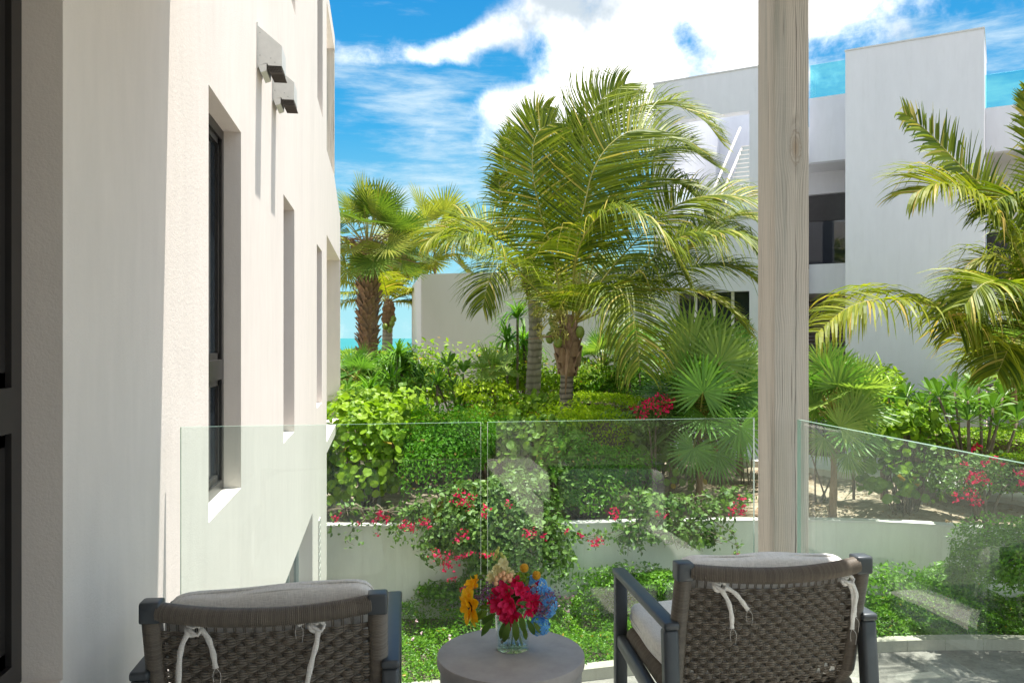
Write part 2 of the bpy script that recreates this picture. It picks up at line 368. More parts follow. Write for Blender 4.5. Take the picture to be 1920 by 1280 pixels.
    bump(n, b, n.m('SUBTRACT', n.m('ADD', n.m('MULTIPLY', wv, -.25), n.m('MULTIPLY', fine, .8)), n.m('MULTIPLY', cr, 1.5)), .5, .003); return m
M_wood = woodmat()
def trunkmat(name, a, b_, rings, rs=.5):
    m, n, b, o = mat(name); tc = ocoord(n); sp = n.n('ShaderNodeSeparateXYZ'); n.l(tc, sp.inputs[0])
    zz = n.m('ADD', sp.outputs[2], n.m('MULTIPLY', n.noise(n.mp(tc, (3, 3, 2)), 1, 3), .12))
    f = n.lin(n.m('SINE', n.m('MULTIPLY', zz, rings)), -1, 1); f = n.m('POWER', f, 2.5)
    g = n.noise(n.mp(tc, (14, 14, 4)), 1, 6, .7)
    c = n.mix(n.lin(g, .35, .65), C4(a), C4(b_)); c = n.mix(n.m('MULTIPLY', f, rs), c, C4([x*.3 for x in a])); n.l(c, b.inputs['Base Color'])
    b.inputs['Roughness'].default_value = .9; bump(n, b, n.m('ADD', n.m('MULTIPLY', f, -.6), g), .6, .02); return m
M_trunk = trunkmat('coconut_trunk', (.20, .165, .125), (.34, .29, .23), 60, .85)
M_trunk2 = trunkmat('grey_coconut_trunk', (.30, .26, .21), (.42, .37, .30), 42, .55)
M_boot = trunkmat('dry_leaf_base', (.22, .13, .07), (.40, .27, .17), 9, .2)
M_fibre = trunkmat('fibre', (.14, .075, .04), (.27, .16, .09), 30, .3)
M_stem = trunkmat('woody_stem', (.13, .10, .07), (.25, .20, .14), 30, .3)
M_frond = leafmat('palm_frond', (0.063, 0.115, 0.010), (0.293, 0.345, 0.024), (.50, .42, .10), .32, .42, .38)
M_frond2 = leafmat('yellowing_palm_frond', (0.147, 0.200, 0.016), (0.399, 0.399, 0.032), (.50, .36, .10), .42, .42, .38)
M_rachis = plain('frond_rib', (.34, .32, .07), .5, 0, .2, 5)
M_fan = leafmat('fan_leaf', (0.069, 0.186, 0.039), (0.176, 0.351, 0.058), (.28, .24, .08), .34, .33, .6)
M_fanY = leafmat('light_fan_leaf', (0.137, 0.256, 0.052), (0.342, 0.462, 0.102), (.42, .34, .14), .38, .36, .55)
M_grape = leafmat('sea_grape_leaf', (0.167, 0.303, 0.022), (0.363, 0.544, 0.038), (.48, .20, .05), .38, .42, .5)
M_grapeD = leafmat('dark_sea_grape_leaf', (0.089, 0.194, 0.022), (0.194, 0.341, 0.033), (.30, .24, .06), .32, .42, .5)  # deeper green leaf tone, for the dark shrubs and random leaves elsewhere
M_fine = leafmat('fine_bright_leaf', (0.074, 0.230, 0.016), (0.176, 0.405, 0.027), (.34, .24, .06), .40, .45, .4)
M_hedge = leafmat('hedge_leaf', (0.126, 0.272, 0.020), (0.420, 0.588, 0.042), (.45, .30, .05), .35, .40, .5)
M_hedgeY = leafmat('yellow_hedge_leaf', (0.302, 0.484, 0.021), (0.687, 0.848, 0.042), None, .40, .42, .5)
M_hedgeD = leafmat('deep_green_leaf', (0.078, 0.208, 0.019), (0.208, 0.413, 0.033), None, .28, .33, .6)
M_plum = leafmat('frangipani_leaf', (0.085, 0.198, 0.026), (0.188, 0.356, 0.042), None, .22, .36, .45)
M_strap = leafmat('strap_leaf', (0.094, 0.248, 0.027), (0.248, 0.476, 0.049), (.30, .28, .08), .34, .35, .6)
M_boug = leafmat('bougainvillea_leaf', (0.063, 0.144, 0.030), (0.218, 0.356, 0.080), None, .25, .42, .5)
M_bract = leafmat('magenta_bract', (.55, .012, .085), (.80, .04, .16), None, .40, .6, .2, (1.3, .7, .9))
M_cover = leafmat('ground_cover_leaf', (0.067, 0.194, 0.013), (0.209, 0.404, 0.023), (.50, .34, .04), .32, .36, .6)
M_coco = plain('green_coconut', (.20, .27, .04), .45, 0, .2, 12)

# ------------------------------------------------------------------ leaf tools
def unit(a): return a / (np.linalg.norm(a, axis=-1, keepdims=True) + 1e-9)
T_DIA = (np.array([(0,0,0),(.5,.27,.06),(1,0,0),(.5,-.27,.06)]), np.array([(0,2,1),(0,3,2)]))
T_OVAL = (np.array([(0,0,0),(.3,.2,.05),(.68,.19,.04),(1,0,-.05),(.68,-.19,.04),(.3,-.2,.05)]), np.array([(0,3,2,1),(0,5,4,3)]))
T_IVY = (np.array([(0,0,0),(.12,.30,.04),(.5,.30,.03),(1,0,-.06),(.5,-.30,.03),(.12,-.30,.04)]), np.array([(0,3,2,1),(0,5,4,3)]))
def rnd_template():
    vs = [(.5, 0, -.05)] + [(.5+.5*math.cos(a)*(.95 if abs(a-PI) > .3 else .8), .5*math.sin(a), .05*math.sin(3*a)) for a in np.linspace(0, 2*PI, 9)[:-1]]
    return (np.array(vs), np.array([(0, i+1, (i+1) % 8+1) for i in range(8)]))
T_RND = rnd_template()
def strapT(w, droop, n=5, wide=.5):
    vs = []; 
    for i in range(n+1):
        s = i/n; ww = w*math.sin(PI*min(1, (s**wide)*.96+.02))*.5+.002
        x = s*math.cos(droop*s*.8); z = -droop*s*s*.55
        vs += [(x, ww, z+ww*.25), (x, -ww, z+ww*.25)]
    return (np.array(vs), np.array([(2*i, 2*i+1, 2*i+3, 2*i+2) for i in range(n)]))
def put_leaves(mb, pos, nrm, size, T, v=None, along=None, jit=.5):
    n = len(pos); nrm = unit(nrm + rng.normal(0, jit*.5, (n, 3)))
    a = rng.normal(0, 1, (n, 3)) if along is None else along + rng.normal(0, jit*.3, (n, 3))
    X = unit(a - nrm*np.sum(a*nrm, 1)[:, None]); Y = np.cross(nrm, X)
    tv, tf = T; k = len(tv); size = np.broadcast_to(size, (n,))
    V = pos[:, None, :] + size[:, None, None]*(tv[None, :, 0:1]*X[:, None, :] + tv[None, :, 1:2]*Y[:, None, :] + tv[None, :, 2:3]*nrm[:, None, :])
    F = (tf[None] + (np.arange(n)*k)[:, None, None]).reshape(-1, tf.shape[1])
    v = rng.random(n)*.9 if v is None else v
    mb.add(V.reshape(-1, 3), F, np.repeat(v, k))
def lump(d, seed, amp=.25, k=7):                   # lumpy radius over directions
    r = np.random.default_rng(seed); c = unit(r.normal(0, 1, (k, 3))); a = r.uniform(.3, 1, k)
    return 1 - amp*.5 + amp*np.sum(a[None]*np.exp(-6*(1-d@c.T)), 1)
def blob_pts(c, r, n, seed=0, shell=.5, amp=.3, low=-.35):
    d = unit(rng.normal(0, 1, (int(n*1.9), 3))); d = d[d[:, 2] > low][:n]; L = lump(d, seed, amp, 16)
    rr = (1 - shell*rng.random(len(d))**1.7)*L
    return np.array(c) + d*rr[:, None]*np.array(r), d
def foliage(c, r, n, size, T, seed=0, shell=.5, amp=.35, up=.5, low=-.4, mb=None, tips=0.0):
    mb = mb or MB(); p, d = blob_pts(c, r, n, seed, shell, amp, low)
    nr = unit(d + np.array([0, 0, up])); v = rng.random(len(p))*.9; v[rng.random(len(p)) < tips] = .99
    put_leaves(mb, p, nr, size*rng.uniform(.5, 1.4, len(p)), T, v, jit=1.15); return mb
def catmull(pts, n):
    pts = np.asarray(pts, float); P4 = np.vstack([2*pts[0]-pts[1], pts, 2*pts[-1]-pts[-2]]); seg = len(pts)-1
    t = np.linspace(0, seg-1e-6, n); i = t.astype(int); f = (t-i)[:, None]
    a, b, c, d = P4[i], P4[i+1], P4[i+2], P4[i+3]
    return .5*((2*b)+(-a+c)*f+(2*a-5*b+4*c-d)*f**2+(-a+3*b-3*c+d)*f**3)
def gz(p):                                         # level of the raised garden at world point p
    t = float(np.dot(FW[:2], np.asarray(p)[:2])); return -1.66 + .045*max(0, min(16, t-14))

# ------------------------------------------------------------------ land, sea, path, road
def struct(o): o['kind'] = 'structure'; return o
m = MB(); m.add([(-30000, -3000, -6.5), (30000, -3000, -6.5), (30000, 45000, -6.5), (-30000, 45000, -6.5)], [(0, 1, 2, 3)]); struct(m.build('sea', M_sea))
WLINE = [(-30, 14.6), (-12, 13.6), (-3.0, 13.2), (0, 13.3), (3.0, 13.55), (4.9, 13.6), (6.2, 13.45), (7.4, 13.06), (8.6, 12.4), (10.5, 11.0), (13, 8.5), (40, -10)]
WL = catmull(WLINE, 160)
m = MB(); m.add([(-400, -400, -3.05), (400, -400, -3.05), (400, 60, -3.05), (-400, 60, -3.05)], [(0, 1, 2, 3)]); struct(m.build('ground', M_lower))
# raised garden: rows stepping back from the retaining wall
m = MB(); rows = [0.05, .4, .8, 1.3, 2, 2.8, 3.8, 5, 6.5, 8, 10, 13, 18, 25, 40, 60, 68]; V = []
for k, d in enumerate(rows):
    for c, f in WL:
        cc, ff = c, f+d
        p = CF(cc, ff); z = -1.66 + .045*max(0, min(16, ff-14)) + (.05*math.sin(cc*1.7+d*2)+.04*math.sin(cc*3.1-d)) * min(1, d*.8)
        if d > 61: z = -8
        V.append((p[0], p[1], z))
NW = len(WL); F = [(k*NW+i, k*NW+i+1, (k+1)*NW+i+1, (k+1)*NW+i) for k in range(len(rows)-1) for i in range(NW-1)]
m.add(V, np.array(F)); struct(m.build('garden_terrain', M_soil, smooth=True))
# retaining wall
ret = thing('retaining_wall', CF(4, 13.6, -3.05), 'long low cream retaining wall curving behind the ground cover and holding the raised garden', 'retaining wall')
nrm = np.gradient(WL, axis=0); nrm = unit(np.stack([nrm[:, 1], -nrm[:, 0]], 1))
def sweep(line, nr, o0, o1, z0, z1):
    m = MB(); V = []
    for (c, f), n_ in zip(line, nr):
        for o, z in ((o0, z0), (o0, z1), (o1, z1), (o1, z0)):
            V.append(CF(c+n_[0]*o, f+n_[1]*o, z))
    k = len(line); F = [(i*4+a, i*4+(a+1) % 4, (i+1)*4+(a+1) % 4, (i+1)*4+a) for i in range(k-1) for a in range(4)]
    return m.add(V, np.array(F))
sweep(WL, nrm, .0, -.2, -3.1, -1.60).build('wall', M_ret, ret, smooth=False)
sweep(WL, nrm, .012, -.212, -1.599, -1.565).build('coping', M_path, ret)
# kerb and road
kpts = [np.dot(p, RT) * np.array([1, 0]) + np.dot(p, FW) * np.array([0, 1]) for p in
        (PZ(200, 1345, -2.9), PZ(700, 1300, -2.9), PZ(1100, 1256, -2.9), PZ(1400, 1222, -2.9), PZ(1680, 1203, -2.9), PZ(1920, 1201, -2.9), PZ(2300, 1215, -2.9), PZ(2900, 1280, -2.9))]
KL = catmull(kpts, 90); kn = np.gradient(KL, axis=0); kn = unit(np.stack([kn[:, 1], -kn[:, 0]], 1))
kb = thing('kerb', CF(4, 11.5, -3.05), 'pale stained concrete kerb between the green ground cover and the grey road', 'kerb')
# individual kerb stones with joints
for i in range(0, 88, 4):
    j = min(i+4, 89); seg = KL[i:j+1].copy(); seg[-1] = seg[-2]+(seg[-1]-seg[-2])*.97
    sweep(seg, kn[i:j+1], 0, -.20, -3.08, -2.885).build('kerb_stone', M_kerb, kb)
m = MB(); V = []; 
for (c, f), n_ in zip(KL, kn):
    for d in (.0, 1.2, 3.0, 9.0): V.append(CF(c+n_[0]*d*.2, f-d, -3.04))
F = [(i*4+a, i*4+a+1, (i+1)*4+a+1, (i+1)*4+a) for i in range(len(KL)-1) for a in range(3)]
m.add(V, np.array(F)); struct(m.build('road', M_road))
# white garden path
pc = [PZ(1180, 842, -1.36), PZ(1330, 853, -1.40), PZ(1600, 884, -1.47), PZ(1790, 908, -1.52), PZ(1960, 938, -1.55), PZ(2300, 1010, -1.55)]
pc = [np.array([np.dot(p, RT), np.dot(p, FW)]) for p in pc]; PL = catmull(pc, 40); pn = np.gradient(PL, axis=0); pn = unit(np.stack([pn[:, 1], -pn[:, 0]], 1))
m = MB(); V = []
for (c, f), n_ in zip(PL, pn):
    for o in (-.75, .75):
        for dz in (.07, -.12): p = CF(c+n_[0]*o, f+n_[1]*o); V.append((p[0], p[1], gz(p)+.06+dz))
F = []
for i in range(len(PL)-1):
    a = i*4; b = a+4; F += [(a, a+2, b+2, b), (a, b, b+1, a+1), (a+2, a+3, b+3, b+2)]
m.add(V, np.array(F)); struct(m.build('garden_path', M_path))

# ------------------------------------------------------------------ left building
XW = -.76
lb = thing('apartment_building', (-2, 5, -3.05), 'warm white stucco building running away along the left edge with tall narrow dark windows', 'building')
def yz(px, py): p = wall_pt(px, py, XW); return p[1], p[2]
SILL = .594; HEAD = 2.556
Y0, Y1 = yz(391, 634)[0], yz(452, 634)[0]
A2, B2 = yz(531.5, 634)[0], yz(552, 634)[0]; A3, B3 = yz(594, 634)[0], yz(603.5, 634)[0]
YE = yz(612.5, 634)[0]
z2h = yz(531.5, 364)[1]; z2s = yz(531.5, 831)[1]; z3h = yz(594, 457)[1]; z3s = yz(594, 765)[1]
U1a, U1b = yz(545.5, 0)[0], yz(554, 0)[0]; zu1 = yz(554, 30)[1]
U2a, U2b = yz(595, 0)[0], yz(605, 0)[0]; zu2 = yz(595, 183)[1]
DH = -.56; D0, D1 = 5.6, yz(586, 634)[0]
holes = [(1.05, 2.15, SILL, HEAD, .092), (Y0, Y1, SILL, HEAD, .092), (A2, B2, z2s, z2h, .10), (A3, B3, z3s, z3h, .12),
         (U1a, U1b, zu1, zu1+2.0, .10), (U2a, U2b, zu2, zu2+1.9, .12), (D0, D1, -2.98, DH, .16)]
m = MB(); ys = sorted({-6.0, YE} | {h[0] for h in holes} | {h[1] for h in holes}); zs = sorted({-3.05, 6.5} | {h[2] for h in holes} | {h[3] for h in holes})
for i in range(len(ys)-1):
    for j in range(len(zs)-1):
        yc, zc = (ys[i]+ys[i+1])/2, (zs[j]+zs[j+1])/2
        if any(h[0] < yc < h[1] and h[2] < zc < h[3] for h in holes): continue
        m.add([(XW, ys[i], zs[j]), (XW, ys[i+1], zs[j]), (XW, ys[i+1], zs[j+1]), (XW, ys[i], zs[j+1])], [(0, 1, 2, 3)])
for a, b, c, d, dep in holes:
    x1 = XW-dep-.06
    m.add([(XW, a, c), (x1, a, c), (x1, a, d), (XW, a, d)], [(0, 1, 2, 3)]); m.add([(XW, b, c), (x1, b, c), (x1, b, d), (XW, b, d)], [(3, 2, 1, 0)])
    m.add([(XW, a, c), (x1, a, c), (x1, b, c), (XW, b, c)], [(3, 2, 1, 0)]); m.add([(XW, a, d), (x1, a, d), (x1, b, d), (XW, b, d)], [(0, 1, 2, 3)])
m.add([(XW, YE, -3.05), (-9, YE, -3.05), (-9, YE, 6.5), (XW, YE, 6.5)], [(0, 1, 2, 3)])
m.add([(XW, -6, 6.5), (XW, YE, 6.5), (-9, YE, 6.5), (-9, -6, 6.5)], [(0, 1, 2, 3)])
m.add([(-9, -6, -3.05), (-9, YE, -3.05), (-9, YE, 6.5), (-9, -6, 6.5)], [(3, 2, 1, 0)])
m.build('wall', M_wall, lb)
def window(par, y0, y1, z0, z1, x, trans=None, fw=.055, name='window'):
    f = MB(); f.box((x-.05, y0, z0), (x, y0+fw, z1)); f.box((x-.05, y1-fw, z0), (x, y1, z1)); f.box((x-.05, y0+fw, z0), (x, y1-fw, z0+fw)); f.box((x-.05, y0+fw, z1-fw), (x, y1-fw, z1))
    g = fw*.6; f.box((x-.045, y0+fw, z0+fw), (x-.014, y0+fw+g, z1-fw)); f.box((x-.045, y1-fw-g, z0+fw), (x-.014, y1-fw, z1-fw))
    f.box((x-.045, y0+fw, z1-fw-g), (x-.014, y1-fw, z1-fw)); f.box((x-.045, y0+fw, z0+fw), (x-.014, y1-fw, z0+fw+g))
    if trans:
        f.box((x-.048, y0+fw, trans-.06), (x+.006, y1-fw, trans+.045)); f.box((x-.045, y0+fw, trans+.045), (x-.014, y1-fw, trans+.08)); f.box((x-.045, y0+fw, trans-.095), (x-.014, y1-fw, trans-.06))
    fr = f.build(name, M_frame, par)
    p = MB(); zz = [(z0+fw, (trans-.06) if trans else z1-fw)] + ([(trans+.045, z1-fw)] if trans else [])
    for a, b in zz: q = MB(); q.box((x-.040, y0+fw, a), (x-.030, y1-fw, b)); q.build('pane', M_dglass, fr)
    return fr
window(lb, 1.06, 2.149, SILL+.002, HEAD-.002, XW-.092, 1.26)
window(lb, Y0+.001, Y1-.001, SILL+.001, HEAD-.001, XW-.092, 1.26)
window(lb, A2+.001, B2-.001, z2s+.001, z2h-.001, XW-.10, z2s+.66)
window(lb, A3+.001, B3-.001, z3s+.001, z3h-.001, XW-.125)
window(lb, U1a+.001, U1b-.001, zu1+.001, zu1+1.999, XW-.10, None); window(lb, U2a+.001, U2b-.001, zu2+.001, zu2+1.899, XW-.125)
# sliding door on the lower level
dr = MB(); x = XW-.15
for y in np.linspace(D0, D1-.06, 5): dr.box((x-.05, y, -2.97), (x, y+.06, DH-.002))
dr.box((x-.05, D0+.06, DH-.08), (x-.003, D1-.06, DH-.004)); dr = dr.build('sliding_door', plain('pale_door_frame', (.45, .5, .48), .4), lb)
q = MB(); q.box((x-.034, D0, -2.97), (x-.026, D1-.02, DH-.08)); q.build('pane', M_dglass, dr)
# end of the building: terrace frame, parapet and roof beam
YP = yz(627, 92)[0]; zp = yz(627, 92)[1]; YX = yz(637.5, 405)[0]; zx = yz(637.5, 405)[1]; zpp = yz(626.5, 330)[1]
ym = YE; zs4 = yz(634, 787)[1]; zh4 = yz(612.5, 440)[1]
m = MB()
m.prism([(XW, ym, zh4), (XW, YX, zh4), (XW, YX, zx), (XW, YP, zpp), (XW, ym, zpp)], (-1.6, 0, 0)); m.build('parapet', M_wall, lb)
m = MB(); m.box((XW-1.6, ym, zs4-.16), (XW, YX, zs4)); m.build('terrace_slab', M_wall, lb)
m = MB(); m.box((XW-.26, YX-.0, zs4), (XW, YX+.1, zx)); m.build('pier', M_wall, lb)
m = MB(); m.box((XW-1.6, ym, zp), (XW, YP+.14, 6.5)); m.build('roof_beam', M_wall, lb)
m = MB(); m.box((XW-.14, YP, zpp-.02), (XW-.004, YP+.13, zp)); m.build('post', M_wood, lb)
m = MB(); m.box((-9, ym, -3.05), (-2.37, YX+.1, zpp)); m.build('rear_wing', M_wall, lb)
# louvre/downpipe plate on the lower wall
m = MB()
for k in range(11): m.box((XW+.001, 10.5, -1.75+k*.085), (XW+.016, 10.72, -1.69+k*.085))
m.build('wall_grille', M_vent, lb)
# vent hoods
def vent(py, label):
    y, z = py; wv = .23; t = thing('vent_hood', (XW, y, z), label, 'vent', 'vent hoods high on the stucco wall')
    a = XW; prof = [(a, 1.95+.0), (a+.152, 1.825), (a+.152, 1.70), (a+.070, 1.70), (a+.062, 1.715), (a, 1.695)]
    prof = [(x_, z_+CAMH+z) for x_, z_ in prof]
    m = MB(); m.prism([(x_, y, z_) for x_, z_ in prof], (0, wv, 0)); m.build('hood', M_vent, t)
    m = MB(); m.box((a+.001, y-.006, 1.68+CAMH+z), (a+.006, y+wv+.006, 1.965+CAMH+z)); m.build('flange', M_vent, t)
    # throat that drops out of the hood
    m = MB(); m.prism([(a+.062, y+.004, 1.698+CAMH+z), (a+.148, y+.004, 1.698+CAMH+z), (a+.160, y+.004, 1.662+CAMH+z), (a+.080, y+.004, 1.662+CAMH+z)], (0, wv-.008, 0)); m.build('throat', M_black, t)
    m = MB(); m.prism([(a+.006, y+.002, 1.700+CAMH+z), (a+.060, y+.002, 1.712+CAMH+z), (a+.058, y+.002, 1.668+CAMH+z), (a+.024, y+.002, 1.655+CAMH+z)], (0, wv-.004, 0)); m.build('deflector', M_vent, t)
    m = MB()
    for k in range(9): xx = a+.066+k*.0095; m.tube([(xx, y+.0, 1.696+CAMH+z), (xx+.017, y+.0, 1.65+CAMH+z)], .0016, 4)
    for k in range(5): m.tube([(a+.066+k*.004, y-.001, 1.69-k*.010+CAMH+z), (a+.146+k*.004, y-.001, 1.69-k*.010+CAMH+z)], .0012, 4)
    for k in range(20): m.tube([(a+.080, y+.006+k*.011, 1.660+CAMH+z), (a+.160, y+.006+k*.011, 1.660+CAMH+z)], .0014, 4)
    m.build('mesh_screen', M_mesh, t)
    rm = bpy.data.materials.get('rivet') or plain('rivet', (.4, .4, .38), .4, .6)
    for xx, zz in ((a+.11, 1.72), (a+.085, 1.745), (a+.02, 1.76), (a+.02, 1.90)): MB().tube([(xx, y-.003, zz+CAMH+z), (xx, y+.001, zz+CAMH+z)], .004, 6).build('rivet', rm, t)
vent((5.33, 0), 'pale grey metal vent hood on the stucco wall, the nearer of two')
vent((6.07, 0), 'pale grey metal vent hood just behind the first one, farther along the stucco wall')

# ------------------------------------------------------------------ balcony
m = MB(); m.box((XW+.002, -3.4, -.28), (1.75, 3.2, 0.0)); struct(m.build('balcony_floor', plain('balcony_tile', (.62, .58, .52), .6, 0, .05, 6)))
m = MB(); m.box((XW+.002, -3.4, 2.95), (1.78, 3.21, 3.2)); struct(m.build('ceiling', M_ceil))
# unseen wall with glazed doors behind the camera, set up for railing reflections
m = MB(); m.box((XW+.003, -3.6, -.28), (-.4, -3.402, 3.2)); m.box((1.35, -3.6, -.28), (1.78, -3.402, 3.2)); m.box((-.4, -3.6, 2.4), (1.35, -3.402, 3.2)); struct(m.build('back_wall', M_wall))
bd = thing('glazed_door', (.5, -3.5, 0), 'unseen dark framed glazed door behind the balcony seats, added for reflections in the railing', 'door')
m = MB()
for x in (-.4, .44, 1.29): m.box((x, -3.55, 0), (x+.06, -3.45, 2.399))
m.box((-.34, -3.55, 2.33), (1.29, -3.45, 2.398)); m.build('frame', M_frame, bd)
m = MB(); m.box((-.34, -3.51, .0), (1.29, -3.50, 2.33)); m.build('pane', M_dglass, bd)
# timber post
X0, Yp0, sp = 1.557, 3.10, .148
post = thing('timber_post', (X0+sp/2, Yp0+sp/2, -3.05), 'tall square weathered timber post with a knot holding up the balcony roof', 'post')
ORG[post.name] = np.zeros(3); post.location = (0, 0, 0)
rbox('shaft', (X0, Yp0, -3.05), (X0+sp, Yp0+sp, 2.949), M_wood, post, bev=.004, seg=2, smooth=False)
# glass railings
def pane(par, a, b, z0=-.20, z1=1.10, th=.013, axis='x'):
    m = MB()
    if axis == 'x': m.box((a[0], a[1]-th/2, z0), (b, a[1]+th/2, z1))
    else: m.box((a[0]-th/2, b, z0), (a[0]+th/2, a[1], z1))
    o = m.build('pane', M_glass, par); o.data.materials.append(M_gedge)
    # the narrow faces are the ground edges of the pane
    for p in o.data.polygons:
        n_ = p.normal
        if abs(n_.z) > .5 or (axis == 'x' and abs(n_.x) > .5) or (axis == 'y' and abs(n_.y) > .5): p.material_index = 1
    return o
YR = 3.137
fr = thing('glass_railing', (.4, YR, 0), 'clear frameless two-pane glass railing along the front of the balcony behind chairs and table', 'railing')
pane(fr, (-.712, YR), .379); pane(fr, (.405, YR), 1.487)
def spigot(par, x, y):
    m = MB(); m.box((x-.025, y-.03, -.22), (x+.025, y+.03, -.06)); m.build('clamp', plain('steel_clamp', (.55, .55, .55), .3, .9), par)
for x in (-.5, .15, .65, 1.2): spigot(fr, x, YR)
sr = thing('glass_railing', (1.63, 1, 0), 'clear frameless glass railing along the right side, passing in front of the timber post', 'railing')
pane(sr, (1.63, 3.04), -1.2, axis='y', th=.016)
for y in (2.8, 1.6, .4, -.8): spigot(sr, 1.63, y)

# ------------------------------------------------------------------ right hand villa
d_cam = np.array([.859, -.512]); n_cam = np.array([-.512, -.859]); Q0 = np.array([7.66, 19.0])
def fac(px, py, n=0.0):                            # (s, z) on the plane at offset n
    u = (px-960)/FPX; q = Q0 + n_cam*n; s = (q[1]*u-q[0])/(d_cam[0]-d_cam[1]*u); t = q[1]+d_cam[1]*s
    return s, CAMH + t*(HOR-py)/FPX
def fw3(s, n, z): q = Q0 + d_cam*s + n_cam*n; return CF(q[0], q[1], z)
def fbox(m, s0, s1, n0, n1, z0, z1):
    V = [fw3(s, n, z) for z in (z0, z1) for s, n in ((s0, n0), (s1, n0), (s1, n1), (s0, n1))]
    return m.add(V, np.array([(0,3,2,1),(4,5,6,7),(0,1,5,4),(1,2,6,5),(2,3,7,6),(3,0,4,7)]))
vb = thing('villa', fw3(0, -3, -1.3), 'modern white cubic villa with blade walls and outside stair behind the palms', 'building')
ZT = fac(1585, 97)[1]; B0 = -1.8
sL, sR = fac(1585, 0)[0], fac(1845, 0)[0]; f0, f1 = fac(1225, 0)[0], fac(1508, 0)[0]
fbox(MB(), sL, sR, -2.6, 0, B0, ZT).build('blade_wall', M_wall2, vb)
# frame wall with two openings
oa, ob = fac(1262, 0)[0], fac(1405, 0)[0]; zt1 = fac(1405, 207)[1]; zb1 = fac(1405, 392)[1]; zt2 = fac(1405, 545)[1]; zb2 = fac(1405, 632)[1]
m = MB(); fbox(m, f0, f1, -.35, -.003, zt1, ZT-.02); fbox(m, f0, oa, -.35, -.003, B0, zt1); fbox(m, ob, f1, -.35, -.003, B0, zt1)
fbox(m, oa, ob, -.35, -.003, zt2, zb1); fbox(m, oa, ob, -.35, -.003, B0, zb2); m.build('frame_wall', M_wall2, vb)
# rear mass seen through and around
m = MB(); fbox(m, f0-1.6, f1+.2, -9, -5.2, B0, zb1+.25); m.build('rear_wall', M_wall2, vb)
m = MB(); fbox(m, f0-.5, ob-.15, -5.15, -4.6, zb1, fac(1380, 212, -4.6)[1]); m.build('stair_parapet', M_wall2, vb)
m = MB(); fbox(m, oa-.2, ob+.15, -3.3, -.352, zb1-.30, zb1-.02); m.build('landing', M_wall2, vb)
# stair climbing away behind the opening, with white handrails
def fpt(px, py, n): s_, z_ = fac(px, py, n); return fw3(s_, n, z_)
M_step = plain('grey_stair_tile', (.40, .46, .47), .6)
for k in range(12):
    n0 = -2.4-.13*k; s0, z1 = fac(1366+2.2*k, 366-8.2*k, n0); s1 = fac(1425, 300, n0)[0]; zb_ = fac(1366, 400, n0)[1]
    fbox(MB(), s0, s1, n0-.129, n0, zb_, z1).build('step', M_step, vb); fbox(MB(), s0-.01, s1, n0-.125, n0+.02, z1+.002, z1+.022).build('nosing', M_ceil, vb)
for a, b in (((1340, 352), (1388, 240)), ((1350, 372), (1392, 276)), ((1358, 384), (1395, 318))):
    MB().tube([fpt(a[0], a[1], -2.2), fpt(b[0], b[1], -3.9)], .035, 8).build('handrail', M_ceil, vb)
m = MB(); fbox(m, oa, ob-.05, -.30, -.28, zb1, fac(1405, 345)[1]); m.build('balustrade_glass', M_glass, vb)
# lower glazing with mullions
g = MB(); fbox(g, oa, ob, -.30, -.29, zb2, zt2); g = g.build('glazing', M_dglass, vb)
m = MB()
for k in range(5): s = oa+(ob-oa)*k/4*.98; fbox(m, s, s+.07, -.288, -.24, zb2, zt2)
m.build('mullion', M_ceil, g)
# recessed middle bay between frame and blade wall
def bay(s0, s1, n, pxr, ys_, ext):
    top, bot, wt, wb, low = [fac(pxr, y, n)[1] for y in ys_]
    m = MB(); fbox(m, s0, s1, n-.25, n, bot, top); m.build('parapet', M_wall2, vb); m = MB(); fbox(m, s0, s1, n-.25, n, low, wb); m.build('parapet', M_wall2, vb)
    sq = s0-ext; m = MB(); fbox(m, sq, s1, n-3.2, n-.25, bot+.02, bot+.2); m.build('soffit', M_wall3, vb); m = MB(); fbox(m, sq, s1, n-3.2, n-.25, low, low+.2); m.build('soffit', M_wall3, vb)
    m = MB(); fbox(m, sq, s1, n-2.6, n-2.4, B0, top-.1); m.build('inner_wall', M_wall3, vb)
    fr = MB(); fbox(fr, sq, s1, n-1.5, n-1.4, wt, fac(pxr, ys_[2]-34, n-1.4)[1]); fr = fr.build('window', M_frame, vb)
    m = MB(); fbox(m, sq, s1, n-1.46, n-1.44, wb+.01, wt); m.build('pane', M_dglass, fr)
    m = MB(); fbox(m, (s0+s1)/2+.2, (s0+s1)/2+.27, n-1.44, n-1.40, wb+.01, wt); m.build('mullion', M_frame, fr)
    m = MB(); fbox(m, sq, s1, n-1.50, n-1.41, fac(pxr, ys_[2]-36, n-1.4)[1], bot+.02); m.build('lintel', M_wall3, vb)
    m = MB(); fbox(m, s0, s1, n-.16, n-.14, top, fac(pxr, ys_[0]-66, n)[1]); m.build('roof_glass', M_roofglass, vb)
    bl = bpy.data.materials.get('brown_louvre') or plain('brown_louvre', (.12, .09, .07), .6)
    for k in range(22): z = low-.15-k*.09; fbox(MB(), sq, s1, n-.9, n-.86, z-.05, z).build('louvre_slat', bl, vb)
bay(f1+.003, sL-.003, -.55, 1560, (179, 301, 398, 494, 549), 1.1)
bay(sR+.003, sR+8, -1.2, 1880, (199, 283, 470, 530, 600), .0)
m = MB(); fbox(m, f1, sR+8, -9, -3.4, ZT-2.2, ZT-1.9); m.build('roof', M_wall2, vb)
for a_, b_, c_, d_, zz in ((sL, sR, -2.6, 0, ZT), (f0, f1, -.35, -.003, ZT-.02)):
    fbox(MB(), a_-.015, b_+.015, c_-.015, d_+.015, zz+.001, zz+.035).build('coping', M_wall3, vb)
